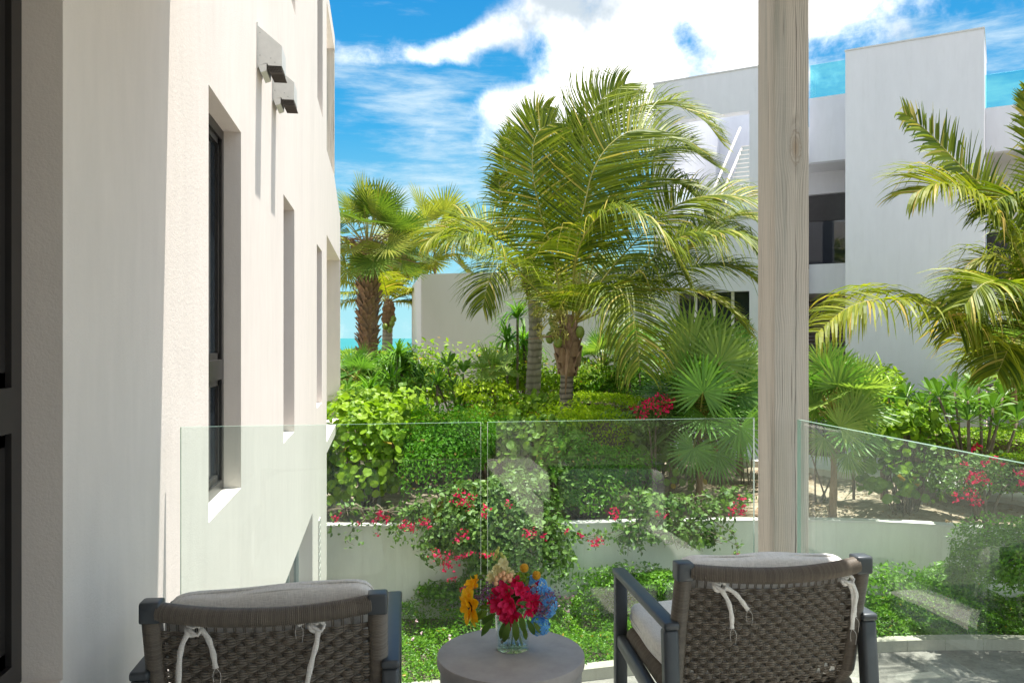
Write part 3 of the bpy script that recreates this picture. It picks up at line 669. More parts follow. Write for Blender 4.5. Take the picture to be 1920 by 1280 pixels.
m = MB(); fbox(m, f0-.0, f0+.35, -5.2, -.36, B0, ZT-.03); m.build('side_wall', M_wall2, vb)
# grey wall in the middle distance
gw = thing('garden_house', P(900, 660, 25), 'plain pale grey box shaped house wall in the middle distance behind the coconut palms', 'building')
m = MB(); a, b = P(790, 0, 24)[:2], P(1290, 0, 21.6)[:2]; bk = FW[:2]*6
ztl = CAMH + 24*(HOR-514)/FPX
m.prism([(a[0], a[1], -1.5), (b[0], b[1], -1.5), (b[0]+bk[0], b[1]+bk[1], -1.5), (a[0]+bk[0]-1, a[1]+bk[1], -1.5)], (0, 0, ztl+1.5)); m.build('wall', stucco('mid_grey_stucco', (.64, .635, .62), .03, .4), gw)
m = MB(); q = [P(985, 0, 20.5)[:2], P(1265, 0, 19.5)[:2]]
lw = thing('garden_wall', (*q[0], -1.4), 'low white wall behind the small fan palms in the middle of the garden', 'wall')
m.prism([(*q[0], -1.5), (*q[1], -1.5), (*(q[1]+FW[:2]*.2), -1.5), (*(q[0]+FW[:2]*.2), -1.5)], (0, 0, 1.5+CAMH-20*66/FPX)); m.build('wall', M_wall2, lw)

# ------------------------------------------------------------------ palms
CR, CU, CF_ = RT, UP, -FW                          # photo right, up, towards the camera (only used to describe how a frond lies)
def frond_mesh(pts, L, N, pairs=75, droop=.55, wind=(0, 0, 0), start=.13, w=.031, side=(1, 1), fwd=.75, rad=.022, ragged=.2, mat_=None, parent=None, tipk=.06, name='frond'):
    """coconut frond: curved rib plus two rows of drooping leaflets; N = which way its upper side looks"""
    n = 60; pairs = int(pairs*1.4); L = L*(1.32 if droop > .8 else 1.1); droop = droop*(1.5 if droop > .8 else 1.0); C = catmull(pts, n); T = unit(np.gradient(C, axis=0)); N = np.asarray(N, float)
    mb = MB(); mb.tube(C[::2], np.linspace(rad, rad*.16, len(C[::2])), 5, .2)
    rib = mb.build(name, M_rachis, parent, smooth=True)
    mb = MB(); K = 5; wind = np.asarray(wind, float)
    for sgn, sw in ((1, side[0]), (-1, side[1])):
        s = np.linspace(start, .995, pairs) + rng.normal(0, .003, pairs); s = np.clip(s, 0, .999)
        keep = rng.random(pairs) > .03; s = s[keep]; q = s*(n-1); i = np.clip(q.astype(int), 0, n-2); f = (q-i)[:, None]
        p = C[i]*(1-f)+C[i+1]*f; t = T[i]
        Nn = unit(N - t*(t@N)[:, None]); Sd = np.cross(t, Nn)*sgn
        prof = np.clip(np.minimum((s-start)/.18+.62, 1.0), 0, 1)*(1-.62*np.clip((s-.55)/.45, 0, 1)**1.5)
        ll = L*sw*prof*rng.uniform(1-ragged, 1+ragged*.5, len(s))
        fk = fwd*(.55+1.1*s**2)[:, None]
        d = unit(Sd + t*fk + Nn*.22 + rng.normal(0, .045, (len(s), 3)))
        wv0 = unit(t - d*np.sum(t*d, 1)[:, None]*1.0 + Nn*rng.normal(.25, .25, len(s))[:, None])
        dr = droop*rng.uniform(.7, 1.35, len(s))
        br = rng.random(len(s)) < ragged*.8        # bent, wind-broken leaflets
        P0 = p.copy(); rows = []
        for k in range(K+1):
            x = k/K; ww = w*(.45+.55*min(1, x*5))*(1-x**2.2)*.5+.0012
            rows += [P0 + wv0*ww, P0 - wv0*ww]
            st = (ll/K)[:, None]; P0 = P0 + d*st
            g = (dr*(.35+x*1.2)/K)[:, None]*np.array([0, 0, -1.0]) + wind*(.3+x)/K
            g = g + (br & (k == 2))[:, None]*np.array([0, 0, -1.1])
            d = unit(d+g)
            wv0 = unit(wv0 - d*np.sum(wv0*d, 1)[:, None])
        V = np.stack(rows, 1); m_ = len(s); F = (np.array([(2*k, 2*k+1, 2*k+3, 2*k+2) for k in range(K)])[None] + (np.arange(m_)*(2*K+2))[:, None, None]).reshape(-1, 4)
        vv = rng.random(m_)*.9; vv[rng.random(m_) < tipk] = .99
        va = np.repeat(vv, 2*K+2).reshape(m_, -1); dry = rng.random(m_) < .35; va[dry, -2:] = .99
        mb.add(V.reshape(-1, 3), F, va.ravel())
    mb.build('leaflets', mat_ or M_frond, rib, kind='stuff')
    return rib
def auto_frond(c, azd, elev, L, droopk, **k):
    """frond leaving crown c at azimuth azd (0 = photo right, 90 = away), bending down with its weight"""
    a = R_(azd); h = RT*math.cos(a)+FW*math.sin(a); e = R_(elev); p = np.array(c, float); pts = [p.copy()]
    d = h*math.cos(e)+UP*math.sin(e)
    wnd = k.pop('blow', 0.0)
    for i in range(6):
        p = p + d*L/6; pts.append(p.copy()); d = unit(d - UP*droopk*(.4+i*.2) + RT*wnd*(.2+.2*i))
    N = unit(np.cross(np.cross(unit(pts[1]-pts[0]), UP), unit(pts[1]-pts[0]))) if elev < 80 else -h
    return frond_mesh(pts, k.pop('leaf', L*.24), N, **k)
def trunk(par, pts, rad, mat_, seg=14, ring=.10, amp=.025, name='trunk', n=90):
    C = catmull(pts, n); r = np.interp(np.linspace(0, 1, n), np.linspace(0, 1, len(rad)), rad)
    ln = np.concatenate([[0], np.cumsum(np.linalg.norm(np.diff(C, axis=0), axis=1))])
    r = r*(1+amp*(((ln/ring) % 1.0)-.5)*2)
    m = MB(); m.tube(C, r, seg); m.v[-1] += rng.normal(0, .004, m.v[-1].shape); return m.build(name, mat_, par, smooth=True)
def F3(lst, t0): return [P(x, y, t0+dz) for x, y, dz in lst]

# the big windblown coconut palm
t0 = 16.4; base = PT(1060, t0, -1.62)
pm = thing('coconut_palm', base, 'large windblown coconut palm in the centre with dense crown and green coconuts', 'palm tree')
trunk(pm, [PT(1056, t0, -1.75), P(1060, 820, t0), P(1062, 740, t0), P(1064, 690, t0), P(1066, 640, t0)], [.19, .15, .135, .13, .15], M_trunk, ring=.09, amp=.05)
trunk(pm, [P(1063, 712, t0), P(1064, 690, t0), P(1064, 655, t0), P(1066, 625, t0), P(1067, 590, t0)], [.12, .17, .225, .20, .12], M_boot, ring=.2, amp=.1, name='crownshaft', n=30)
for k in range(26):                                # old leaf bases wrapped round the neck
    a = k*2.4; z = k/26; c = P(1065, 705-95*z, t0); r = .13+.10*math.sin(PI*min(1, z*1.1+.1)); h = RT*math.cos(a)+FW*math.sin(a)
    q = c + h*r; s = unit(np.cross(h, UP)); m = MB(); w_ = .085; l = .30
    o = h*.05+UP*l
    V = [q-s*w_*1.5, q+s*w_*1.5, q+o*.5+s*w_, q+o*.5-s*w_, q+o*1.0+h*.03+s*w_*.45, q+o+h*.03-s*w_*.45]; V += [x-h*.03 for x in V]
    m.add(V, [(0,1,2,3),(3,2,4,5),(7,6,9,8),(8,9,11,10),(0,3,9,6),(3,5,11,9),(1,7,8,2),(2,8,10,4),(5,4,10,11),(0,6,7,1)], rng.random()); m.build('leaf_base', M_boot, pm)
for px, py, dz in ((1040, 615, -.25), (1031, 632, -.2), (1046, 640, -.35), (1036, 600, -.1), (1088, 622, -.3)):
    m = MB(); c = P(px, py, t0+dz); m.lathe([(0, -.13), (.05, -.115), (.085, -.05), (.09, .01), (.07, .07), (.03, .11), (0, .12)], c, 12); m.build('coconut', M_coco, pm, smooth=True)
m = MB()
for k in range(26):
    a = P(1050, 600, t0-.2); e = a + RT*rng.uniform(-.5, .15)+UP*rng.uniform(-.35, .45)-FW*rng.uniform(0, .4); m.tube(catmull([a, (a+e)/2+UP*.12, e], 6), .008, 4)
    for q in range(5): m.tube([e+rng.normal(0, .06, 3), e+rng.normal(0, .06, 3)], .012, 5)
m.build('flower_stalk', M_rachis, pm)
m = MB(); m.tube(catmull(F3([(1048, 628, -.3), (1020, 632, -.4), (985, 637, -.5)], t0), 10), np.linspace(.05, .012, 10), 6, flat=.5); m.tube(catmull(F3([(1066, 655, -.35), (1062, 700, -.38), (1060, 740, -.36)], t0), 10), np.linspace(.05, .006, 10), 6, flat=.5)
m.build('dry_spathe', M_boot, pm)
NC = -FW                                           # broadside to the balcony
W_ = RT*.55
fr_list = [
 ([(1058,612,0),(1040,492,-.3),(1011,391,-.5),(998,308,-.6),(1007,251,-.5),(1040,228,-.3)], .82, NC, dict(wind=RT*.15, droop=.42, side=(1,1), pairs=92)),
 ([(1074,600,0),(1078,470,-.5),(1097,380,-.6),(1112,321,-.6),(1142,273,-.5),(1186,245,-.3),(1236,244,0),(1300,268,.4)], 1.25, NC*.7+UP*.5, dict(wind=RT*.8+UP*.2, droop=.35, pairs=105)),
 ([(1080,600,.1),(1083,400,.2),(1094,260,.3),(1126,190,.4),(1172,158,.5)], 1.1, NC*.9+UP*.2-RT*.3, dict(wind=RT*1.5+UP*.1, droop=.1, pairs=95)),
 ([(1080,600,.1),(1098,420,.4),(1128,270,.6),(1190,203,.8),(1258,196,1.0),(1315,222,1.3),(1350,262,1.5)], 1.1, NC*.5+UP*.8, dict(wind=RT*1.1, droop=.4, pairs=100)),
 ([(1082,600,.1),(1120,430,.6),(1170,320,.9),(1230,280,1.2),(1290,280,1.4),(1340,310,1.7)], 1.15, NC*.5+UP*.8, dict(wind=RT*1.0, droop=.5, pairs=100)),
 ([(1080,600,.1),(1130,450,.5),(1190,355,.7),(1250,335,.9),(1300,365,1.1),(1330,410,1.3)], 1.1, NC*.5+UP*.8, dict(wind=RT*.4, droop=.6, pairs=95)),
 ([(1074,598,-.1),(1077,505,-.7),(1090,452,-1.0),(1116,413,-1.2),(1151,391,-1.3),(1195,400,-1.4),(1230,428,-1.4),(1262,468,-1.3),(1284,520,-1.2)], 1.2, NC*.25+UP, dict(wind=RT*.12-FW*.2, droop=1.25, pairs=100, fwd=.45)),
 ([(1070,615,-.1),(1088,578,-.7),(1116,549,-1.2),(1151,538,-1.6),(1177,562,-1.9),(1191,610,-2.1),(1200,690,-2.2)], 1.15, NC*.2+UP, dict(wind=RT*.25, droop=1.5, pairs=92, fwd=.5)),
 ([(1080,600,.1),(1145,505,.2),(1225,420,.3),(1275,382,.3),(1335,366,.2),(1400,370,.1),(1450,392,0)], 1.1, NC*.45+UP*.8, dict(wind=RT*.45, droop=.85, pairs=100)),
 ([(1080,602,0),(1170,530,-.3),(1262,455,-.6),(1300,440,-.7),(1352,436,-.8),(1392,448,-.8),(1440,490,-.9)], 1.25, NC*.3+UP, dict(wind=RT*.2, droop=1.15, pairs=105, fwd=.55)),
 ([(1080,604,0),(1170,555,-.1),(1260,510,-.2),(1330,495,-.2),(1395,510,-.3),(1450,560,-.3)], 1.05, NC*.3+UP, dict(wind=RT*.5, droop=.9, pairs=95)),
 ([(1080,604,0),(1160,540,.5),(1260,480,.9),(1330,420,1.1),(1385,404,1.2),(1430,420,1.3)], 1.0, NC*.3+UP, dict(wind=RT*.3, droop=.75, pairs=90)),
 ([(1078,606,0),(1150,575,-.6),(1220,545,-.9),(1300,545,-1.0),(1360,575,-1.0),(1400,615,-1.0)], .95, NC*.3+UP, dict(wind=RT*.6, droop=.75, pairs=85, mat_=M_frond2)),
 ([(1060,606,.1),(1040,460,.4),(1000,350,.6),(985,270,.7),(1000,215,.7),(1030,200,.7)], .62, NC, dict(wind=RT*.4, droop=.5, pairs=85)),
 ([(1064,606,.1),(1060,460,.5),(1050,350,.7),(1062,270,.8),(1095,222,.8)], .8, NC, dict(wind=RT*.5, droop=.5, pairs=85)),
 ([(1060,606,-.1),(1029,570,-.3),(989,525,-.6),(946,481,-.9),(906,452,-1.1),(880,444,-1.2),(842,452,-1.3)], 1.15, NC*.25+UP, dict(wind=RT*.1, droop=1.35, pairs=92, fwd=.4)),
 ([(1058,606,.1),(1020,500,.6),(975,400,.9),(950,330,1.1),(945,285,1.2),(960,240,1.3)], .55, NC, dict(wind=-UP*.3, droop=.75, pairs=70)),
 ([(1058,606,.1),(1010,520,.5),(965,440,.8),(940,390,.9),(936,345,1.0),(938,330,1.0)], .5, NC, dict(wind=-UP*.4, droop=.75, pairs=60)),
]
for pts, L, N, k in fr_list: frond_mesh(F3(pts, t0), L, N, parent=pm, **k)
for k in range(2):
    auto_frond(P(1068, 606, t0), [100, 60, 140, 20, 75, 120, 160, 45, 90, 185][k], [30, 45, 40, 20, 65, 60, 25, 15, 10, 30][k], 3.6, .22, leaf=.95, droop=1.0, wind=RT*.3, pairs=70, parent=pm, blow=.1)
m = MB(); m.tube(catmull(F3([(1085,400,0),(1097,260,0),(1102,200,0),(1107,134,0)], t0), 16), np.linspace(.03, .004, 16), 6, .3); m.build('spear', M_frond, pm)

# second coconut palm behind it
t1 = 18.6; p2 = thing('coconut_palm', PT(998, t1, -1.5), 'coconut palm with grey ringed trunk just left of and behind the windblown palm', 'palm tree')
trunk(p2, [PT(997, t1, -1.6), P(998, 760, t1), P(1002, 680, t1), P(1004, 610, t1), P(1000, 545, t1), P(992, 505, t1)], [.21, .175, .165, .155, .145, .15], M_trunk2, ring=.13, amp=.035)
trunk(p2, [P(1000, 555, t1), P(996, 530, t1), P(993, 500, t1), P(990, 470, t1)], [.15, .22, .22, .10], M_fibre, ring=.15, amp=.12, name='crownshaft', n=20)
for pts, L, N, k in [
 ([(990,495,0),(950,455,-.3),(905,432,-.6),(862,428,-.8),(826,436,-1.0),(798,455,-1.1)], .95, NC*.3+UP, dict(wind=RT*.1, droop=.95, pairs=80, mat_=M_frond2)),
 ([(990,495,0),(935,430,.2),(880,408,.3),(842,420,.4),(815,450,.5)], .95, NC*.4+UP*.8, dict(droop=.8, pairs=78)),
 ([(990,495,0),(950,490,-.6),(920,520,-1.0),(905,575,-1.1)], .8, NC*.3+UP, dict(droop=1.2, pairs=60)),
 ([(990,495,0),(1030,490,-.6),(1060,510,-1.0),(1080,560,-1.2)], .8, NC*.3+UP, dict(droop=1.2, pairs=60))]:
    frond_mesh(F3(pts, t1), L, N, parent=p2, **k)
# distant coconut palm
t2 = 30; p3 = thing('coconut_palm', PT(727, t2, -1), 'small distant coconut palm with yellow fronds and thin trunk against the turquoise sea', 'palm tree')
trunk(p3, [PT(724, t2, -1.0), P(726, 650, t2), P(727, 600, t2), P(728, 570, t2)], [.22, .19, .17, .19], M_trunk2, ring=.16, amp=.04)
trunk(p3, [P(727, 618, t2), P(728, 600, t2), P(729, 575, t2), P(729, 560, t2)], [.17, .24, .22, .10], M_fibre, ring=.2, amp=.12, name='crownshaft', n=20)
for px, py in ((735, 606), (722, 612), (738, 598), (731, 618)):
    m = MB(); m.lathe([(0, -.13), (.08, -.09), (.11, 0), (.07, .09), (0, .13)], P(px, py, t2-.3), 10); m.build('coconut', M_coco, p3, smooth=True)
for a, e, L in ((0, 25, 3.4), (20, 50, 3.6), (180, 30, 3.2), (200, 45, 3.4), (150, 60, 3.4), (90, 70, 3.4), (-40, 20, 3), (-90, 35, 3), (-140, 15, 3.2), (40, 5, 3), (175, 5, 3.2), (60, 80, 3.3), (5, 0, 3), (120, 30, 3)):
    auto_frond(P(728, 566, t2), a, e, L, .22, leaf=.8, droop=1.0, wind=RT*.15, pairs=55, w=.05, parent=p3, mat_=M_frond2, blow=.05)

# right hand coconut palm, its crown just outside the picture
t4 = 11.0; cx_, cy_ = 1985, 640
p4 = thing('coconut_palm', PT(1990, t4, -1.5), 'coconut palm at the right edge with long fronds reaching before the white villa', 'palm tree')
trunk(p4, [PT(1995, t4, -1.6), P(1990, 800, t4), P(1987, 700, t4), P(1985, 660, t4)], [.19, .16, .15, .17], M_trunk, ring=.1, amp=.04)
trunk(p4, [P(1987, 700, t4), P(1986, 670, t4), P(1985, 640, t4), P(1985, 600, t4)], [.15, .27, .24, .12], M_boot, ring=.15, amp=.1, name='crownshaft', n=20)
for pts, L, N, k in [
 ([(1985,640,0),(1950,520,-.1),(1900,425,-.2),(1850,360,-.2),(1790,300,-.2),(1740,248,-.2),(1694,212,-.2)], .52, NC*.8+UP*.4, dict(wind=RT*.05, droop=.8, pairs=70, ragged=.3, w=.038)),
 ([(1985,640,0),(1945,550,-.4),(1900,455,-.6),(1850,390,-.7),(1800,355,-.8),(1755,345,-.9),(1715,362,-.9)], .82, NC*.4+UP*.8, dict(wind=-RT*.0, droop=1.1, pairs=85, w=.038, mat_=M_frond2)),
 ([(1985,640,0),(1920,700,-.5),(1880,680,-.7),(1820,625,-.9),(1760,580,-1.0),(1700,562,-1.1),(1640,562,-1.2),(1585,580,-1.2),(1530,625,-1.2)], .86, NC*.25+UP, dict(wind=-RT*.1, droop=1.5, pairs=86, fwd=.35, w=.038, mat_=M_frond2, start=.12)),
 ([(1985,640,0),(1970,480,.2),(1958,380,.3),(1945,290,.3),(1935,220,.3),(1930,170,.3)], .5, NC*.9, dict(droop=.4, pairs=80, w=.038)),
 ([(1985,640,0),(1930,600,-.5),(1880,570,-.8),(1830,575,-1.0),(1800,620,-1.1)], .7, NC*.3+UP, dict(droop=1.2, pairs=70, w=.038)),
 ([(1985,640,0),(1945,555,.3),(1900,500,.5),(1855,485,.6),(1825,510,.7),(1810,560,.8)], .7, NC*.3+UP, dict(droop=1.0, pairs=70, mat_=M_frond2)),
 ([(1985,640,0),(1975,540,-.3),(1950,440,-.5),(1915,380,-.6),(1880,370,-.7),(1855,400,-.8)], .65, NC*.3+UP, dict(droop=1.0, pairs=75)),
 ([(1985,640,0),(1940,620,-.7),(1900,640,-1.1),(1870,700,-1.3)], .65, NC*.3+UP, dict(droop=1.0, pairs=60, w=.03)),
 ([(1985,640,0),(1950,590,-1.0),(1905,540,-1.5),(1850,530,-1.9),(1810,570,-2.0)], .7, NC*.3+UP, dict(droop=1.1, pairs=75, w=.03)),
 ([(1985,640,0),(1930,660,.6),(1880,650,.9),(1840,680,1.1)], .6, NC*.3+UP, dict(droop=1.0, pairs=55, w=.03, mat_=M_frond2))]:
    frond_mesh(F3(pts, t4), L, N, parent=p4, **k)
for a, e in ((0, 40), (30, 60), (-30, 20), (60, 30), (-70, 40), (120, 70), (330, 0)):
    auto_frond(P(1985, 630, t4), a, e, 3.2, .22, leaf=.8, droop=1.0, pairs=55, parent=p4)

# ---- fan palms
def fan_leaf(c, out, N, R, segs=34, split=.45, droop=.35, mat_=None, parent=None, spread=2.55, w=None, name='fan_leaf', pet=None):
    """palmate leaf: c hub, out = direction of the middle finger, N = facing"""
    c = np.asarray(c, float); out = unit(np.asarray(out, float)); N = unit(np.asarray(N, float) - out*np.dot(out, N)); Sd = np.cross(N, out)
    mb = MB(); K = 5; w = w or R*2*spread/segs*.5
    rows = []; th = np.linspace(-spread, spread, segs)+rng.normal(0, .015, segs)
    L = R*(1-.22*(np.abs(th)/spread)**2)*rng.uniform(.93, 1.04, segs)
    d = out[None]*np.cos(th)[:, None] + Sd[None]*np.sin(th)[:, None] + N[None]*(.12+.10*np.abs(th)/spread)[:, None]; d = unit(d)
    side = unit(np.cross(np.broadcast_to(N, d.shape), d)); alt = np.where(np.arange(segs) % 2 == 0, 1., -1.)
    p = np.repeat(c[None], segs, 0)
    g = droop*rng.uniform(.6, 1.5, segs)
    for k in range(K+1):
        x = k/K; base_w = 2*spread/segs*x*.53*L
        ww = np.minimum(base_w, w*(1-max(0, x-split)/(1-split))**.8*.5+.002)
        fold = N[None]*(alt*ww*.35)[:, None]
        rows += [p + side*ww[:, None] + fold, p - side*ww[:, None] + fold*-.2]
        p = p + d*(L/K)[:, None]; d = unit(d + (g*max(0, x-.25)*1.3/K*2)[:, None]*np.array([0, 0, -1.]))
    V = np.stack(rows, 1); F = (np.array([(2*k, 2*k+1, 2*k+3, 2*k+2) for k in range(K)])[None] + (np.arange(segs)*(2*K+2))[:, None, None]).reshape(-1, 4)
    vv = rng.random(segs)*.5+rng.random()*.35; va = np.repeat(vv, 2*K+2).reshape(segs, -1); va[rng.random(segs) < .25, -2:] = .99
    mb.add(V.reshape(-1, 3), F, va.ravel()); o = mb.build(name, mat_ or M_fan, parent)
    if pet is not None:
        m2 = MB(); m2.tube(catmull([pet, (np.asarray(pet)*.5+c*.5)+UP*.04*R, c], 8), np.linspace(.022, .012, 8), 5, .3); m2.build('petiole', M_rachis, o, smooth=True)
    return o
def fan_crown(par, c, n, plen, R, elevs, seed, mat_=None, segs=34, droop=.4, azr=(0, 360), blow=.0, mats=None):
    r = np.random.default_rng(seed)
    for i in range(n):
        a = R_(azr[0] + (azr[1]-azr[0])*((i*.618) % 1.0)); e = R_(elevs[0]+(elevs[1]-elevs[0])*((i+.5)/n)+r.uniform(-8, 8))
        h = RT*math.cos(a)+FW*math.sin(a); d = h*math.cos(e)+UP*math.sin(e); d = unit(d+RT*blow)
        hub = np.asarray(c)+d*plen*r.uniform(.8, 1.15)-UP*.08*plen*max(0, 1-math.sin(e))
        out = unit(d - UP*(.25+.3*max(0, math.cos(e)))); N = unit(UP*math.cos(e)+h*-math.sin(e)+r.normal(0, .3, 3))
        if np.dot(N, UP) < -.2: N = -N
        fan_leaf(hub, out, N, R*r.uniform(.85, 1.1), segs, .42, droop, (mats[i % len(mats)] if mats else mat_), par, pet=c)
M_wash = leafmat('tall_fan_palm_leaf', (.05, .11, .02), (.14, .21, .03), (.42, .34, .12), .36, .42, .4); M_washY = leafmat('yellowish_fan_palm_leaf', (.14, .19, .03), (.32, .33, .05), (.5, .4, .14), .38, .42, .4)
t5 = 22.0; fp = thing('fan_palm', PT(690, t5, -1.3), 'tall fan palm with shaggy brown trunk in front of the sea beside the left building', 'palm tree')
trunk(fp, [PT(691, t5, -1.4), P(691, 680, t5), P(691, 600, t5), P(690, 520, t5), P(690, 470, t5)], [.25, .22, .215, .22, .14], M_fibre, ring=.12, amp=.05)
bm_ = None; nb = 0
for i in range(30):
    for j in range(9):
        z = i/29; py = 698-i*7.3; a = (j+(i % 2)*.5)*2*PI/9+.1; h = RT*math.cos(a)+FW*math.sin(a); r = .215+.03*math.sin(PI*z)
        c = P(691, py, t5)+h*r*.94
        if np.dot(h, FW) > .35: continue
        if bm_ is None:
            m = MB(); V = [(-.07, 0, 0), (.07, 0, 0), (.05, -.02, .14), (-.05, -.02, .14), (.022, -.075, .24), (-.022, -.075, .24)]; V += [(x, y+.02, z_) for x, y, z_ in V]
            m.add(V, [(0,1,2,3),(3,2,4,5),(7,6,9,8),(8,9,11,10),(0,3,9,6),(3,5,11,9),(1,7,8,2),(2,8,10,4),(5,4,10,11),(0,6,7,1)], .5); bm_ = m.build('boot', M_boot, fp, local=True); o = bm_
        else: o = copypart(bm_, fp, Matrix())
        ang_ = math.atan2(-h[0], h[1]) + PI
        o.matrix_basis = Matrix.Translation(Vector(c-ORG[fp.name])) @ Matrix.Rotation(ang_, 4, 'Z') @ Matrix.Rotation(rng.normal(0, .12)+.18, 4, 'X') @ Matrix.Rotation(rng.normal(0, .15), 4, 'Y') @ Matrix.Scale(rng.uniform(1.0, 1.4), 4)
fan_crown(fp, P(690, 468, t5), 34, 1.25, .86, (86, -20), 3, segs=42, droop=.55, blow=.12, mats=[M_washY, M_wash, M_wash])
fan_leaf(P(689, 478, t5-.9), -UP*.9+RT*.1-FW*.3, -FW+UP*.3, .85, 26, .45, .2, M_fanY, fp, 1.5, pet=P(690, 470, t5))
m = MB()
for k in range(60):
    a = P(690, 480, t5)+rng.normal(0, .1, 3); m.tube(catmull([a, a+np.array([rng.normal(0, .2), rng.normal(0, .2), rng.uniform(.1, .5)]), a+np.array([rng.normal(0, .5), rng.normal(0, .4), rng.uniform(-.3, .6)])], 6), .012, 4)
m.build('flower_stalk', M_boot, fp)
def fan_shrub(name, px, t, z0, hub_py, n, R, label, seed, segs=34, plen=.8, mats=None, azr=(0, 360), elevs=(85, -25), stem=True, group=None):
    par = thing(name, PT(px, t, z0), label, 'palm shrub', group); c = P(px, hub_py, t); b = PT(px, t, z0-.1)
    if stem: trunk(par, [b, (b+c)/2+RT*.03, c], [.07, .055, .045], M_boot, ring=.07, amp=.08, n=30)
    fan_crown(par, c, n, plen, R, elevs, seed, segs=segs, droop=.35, mats=mats or [M_fan, M_fan, M_fanY], azr=azr); return par
fs = fan_shrub('fan_palm_shrub', 1310, 15.2, -1.62, 770, 26, .78, 'big bushy fan palm shrub with star shaped leaves immediately left of the timber post', 5, segs=34, plen=.62)
for px, py, dz, o, R in ((1318, 735, -1.0, (.1, .5), .72), (1388, 800, -1.1, (.0, -.2), .66), (1295, 660, -.2, (-.25, 1), .80), (1350, 680, -.4, (.5, .8), .8), (1385, 740, -.5, (.8, .3), .7), (1285, 700, -.3, (-.5, .7), .58), (1300, 840, -1.0, (-.3, -.8), .55), (1345, 850, -.9, (.4, -.9), .58), (1292, 640, .1, (-.1, 1), .85), (1340, 640, .2, (.3, 1), .8), (1390, 690, -.3, (.9, .4), .65)):
    fan_leaf(P(px, py, 15.2+dz), RT*o[0]+UP*o[1]+FW*.01, -FW+UP*.35, R, 34, .40, .22, M_fan if py > 700 else M_fanY, fs, pet=P(1310, 800, 15.2))
fs2 = fan_shrub('fan_palm_shrub', 1560, 13.9, -1.62, 770, 22, .62, 'yellow green fan palm shrub just right of the timber post behind the side glass', 6, segs=28, plen=.62)
for px, py, dz, o, R in ((1570, 725, -.6, (.15, .9), .62), (1600, 775, -.7, (.6, .5), .6), (1545, 690, -.4, (-.1, 1), .5), (1575, 800, -.8, (.2, .1), .5), (1545, 820, -.6, (-.3, -.8), .45), (1590, 850, -.6, (.3, -.9), .45), (1530, 760, -.3, (-.8, .3), .5), (1610, 720, -.3, (.7, .7), .55)):
    fan_leaf(P(px, py, 13.9+dz), RT*o[0]+UP*o[1]+FW*.01, -FW+UP*.4+RT*.2, R, 30, .40, .2, M_fanY, fs2, 1.9, pet=P(1560, 800, 13.9))
fan_shrub('fan_palm_shrub', 1385, 17.8, -1.5, 720, 14, .62, 'darker fan palm shrub farther back, partly hidden beside the post below the villa window', 7, plen=.75)
fan_shrub('fan_palm_shrub', 1130, 19.6, -1.4, 690, 20, .52, 'fine feathery fan palm against the low white wall behind the big coconut trunk', 8, segs=38, plen=.6, mats=[M_fanY, M_fan])
fan_shrub('fan_palm_shrub', 1195, 19.2, -1.4, 675, 16, .52, 'second feathery fan palm against the low white wall, nearer to the magenta bush', 9, segs=38, plen=.6, mats=[M_fanY, M_fan])
fan_shrub('fan_palm_shrub', 925, 17.6, -1.5, 705, 7, .48, 'single low light green fan palm in front of the grey house wall', 10, segs=30, plen=.35, elevs=(80, 10), mats=[M_fanY])
fan_shrub('fan_palm_shrub', 668, 19.5, -1.4, 712, 12, .50, 'low fan palm seedling at the foot of the shaggy trunk beside the building', 12, segs=26, plen=.45)
fan_shrub('fan_palm_shrub', 1900, 15.5, -1.5, 700, 14, .6, 'dusty fan palm at the far right below the hanging fronds', 13, plen=.6, mats=[M_fanY])
fan_shrub('fan_palm', 815, 32, -1.3, 462, 22, 1.25, 'second tall fan palm whose yellowish crown shows above the grey house corner', 14, plen=1.5, mats=[M_washY, M_washY, M_wash], elevs=(70, -35), segs=38)

# ------------------------------------------------------------------ shrubs
def world_r(pxr, t): return pxr*t/FPX
def branches(par, base, c, r, n, seed, rad=.018, mat_=None):
    rr = np.random.default_rng(seed); m = MB()
    for k in range(n):
        d = unit(rr.normal(0, 1, 3)+np.array([0, 0, .6])); e = np.array(c)+d*np.array(r)*rr.uniform(.5, .95)
        b = np.array(base)+np.array([rr.normal(0, .1), rr.normal(0, .1), 0]); mid = (b+e)/2+rr.normal(0, .12, 3)*np.array([1, 1, .3])
        m.tube(catmull([b, mid, e], 7), np.linspace(rad, rad*.35, 7), 5)
    return m.build('branch', mat_ or M_stem, par, smooth=True)
def shrub(name, px, py, t, rx, ry, n, size, T, mat_, label, cat='shrub', seed=0, tips=.025, rf=None, group=None, shell=.55, amp=.5, up=.6, extra=None, br=10, low=-.5):
    c = P(px, py, t); r = (world_r(rx, t), (rf or world_r(rx, t)*.8), world_r(ry, t)); g = gz(c)
    par = thing(name, (c[0], c[1], g), label, cat, group)
    if br: branches(par, (c[0], c[1], g-.05), c, r, br, seed)
    mb = foliage(c, r, n, size, T, seed, shell, amp, up, low, None, tips)
    if extra:
        for k, (x, y, dz, rx2, ry2, n2) in enumerate(extra):
            foliage(P(x, y, t+dz), (world_r(rx2, t), world_r(rx2, t)*.8, world_r(ry2, t)), n2, size, T, seed+k+20, shell, amp, up, low, mb)
    mb.build('foliage', mat_, par, kind='stuff'); return par, c, r
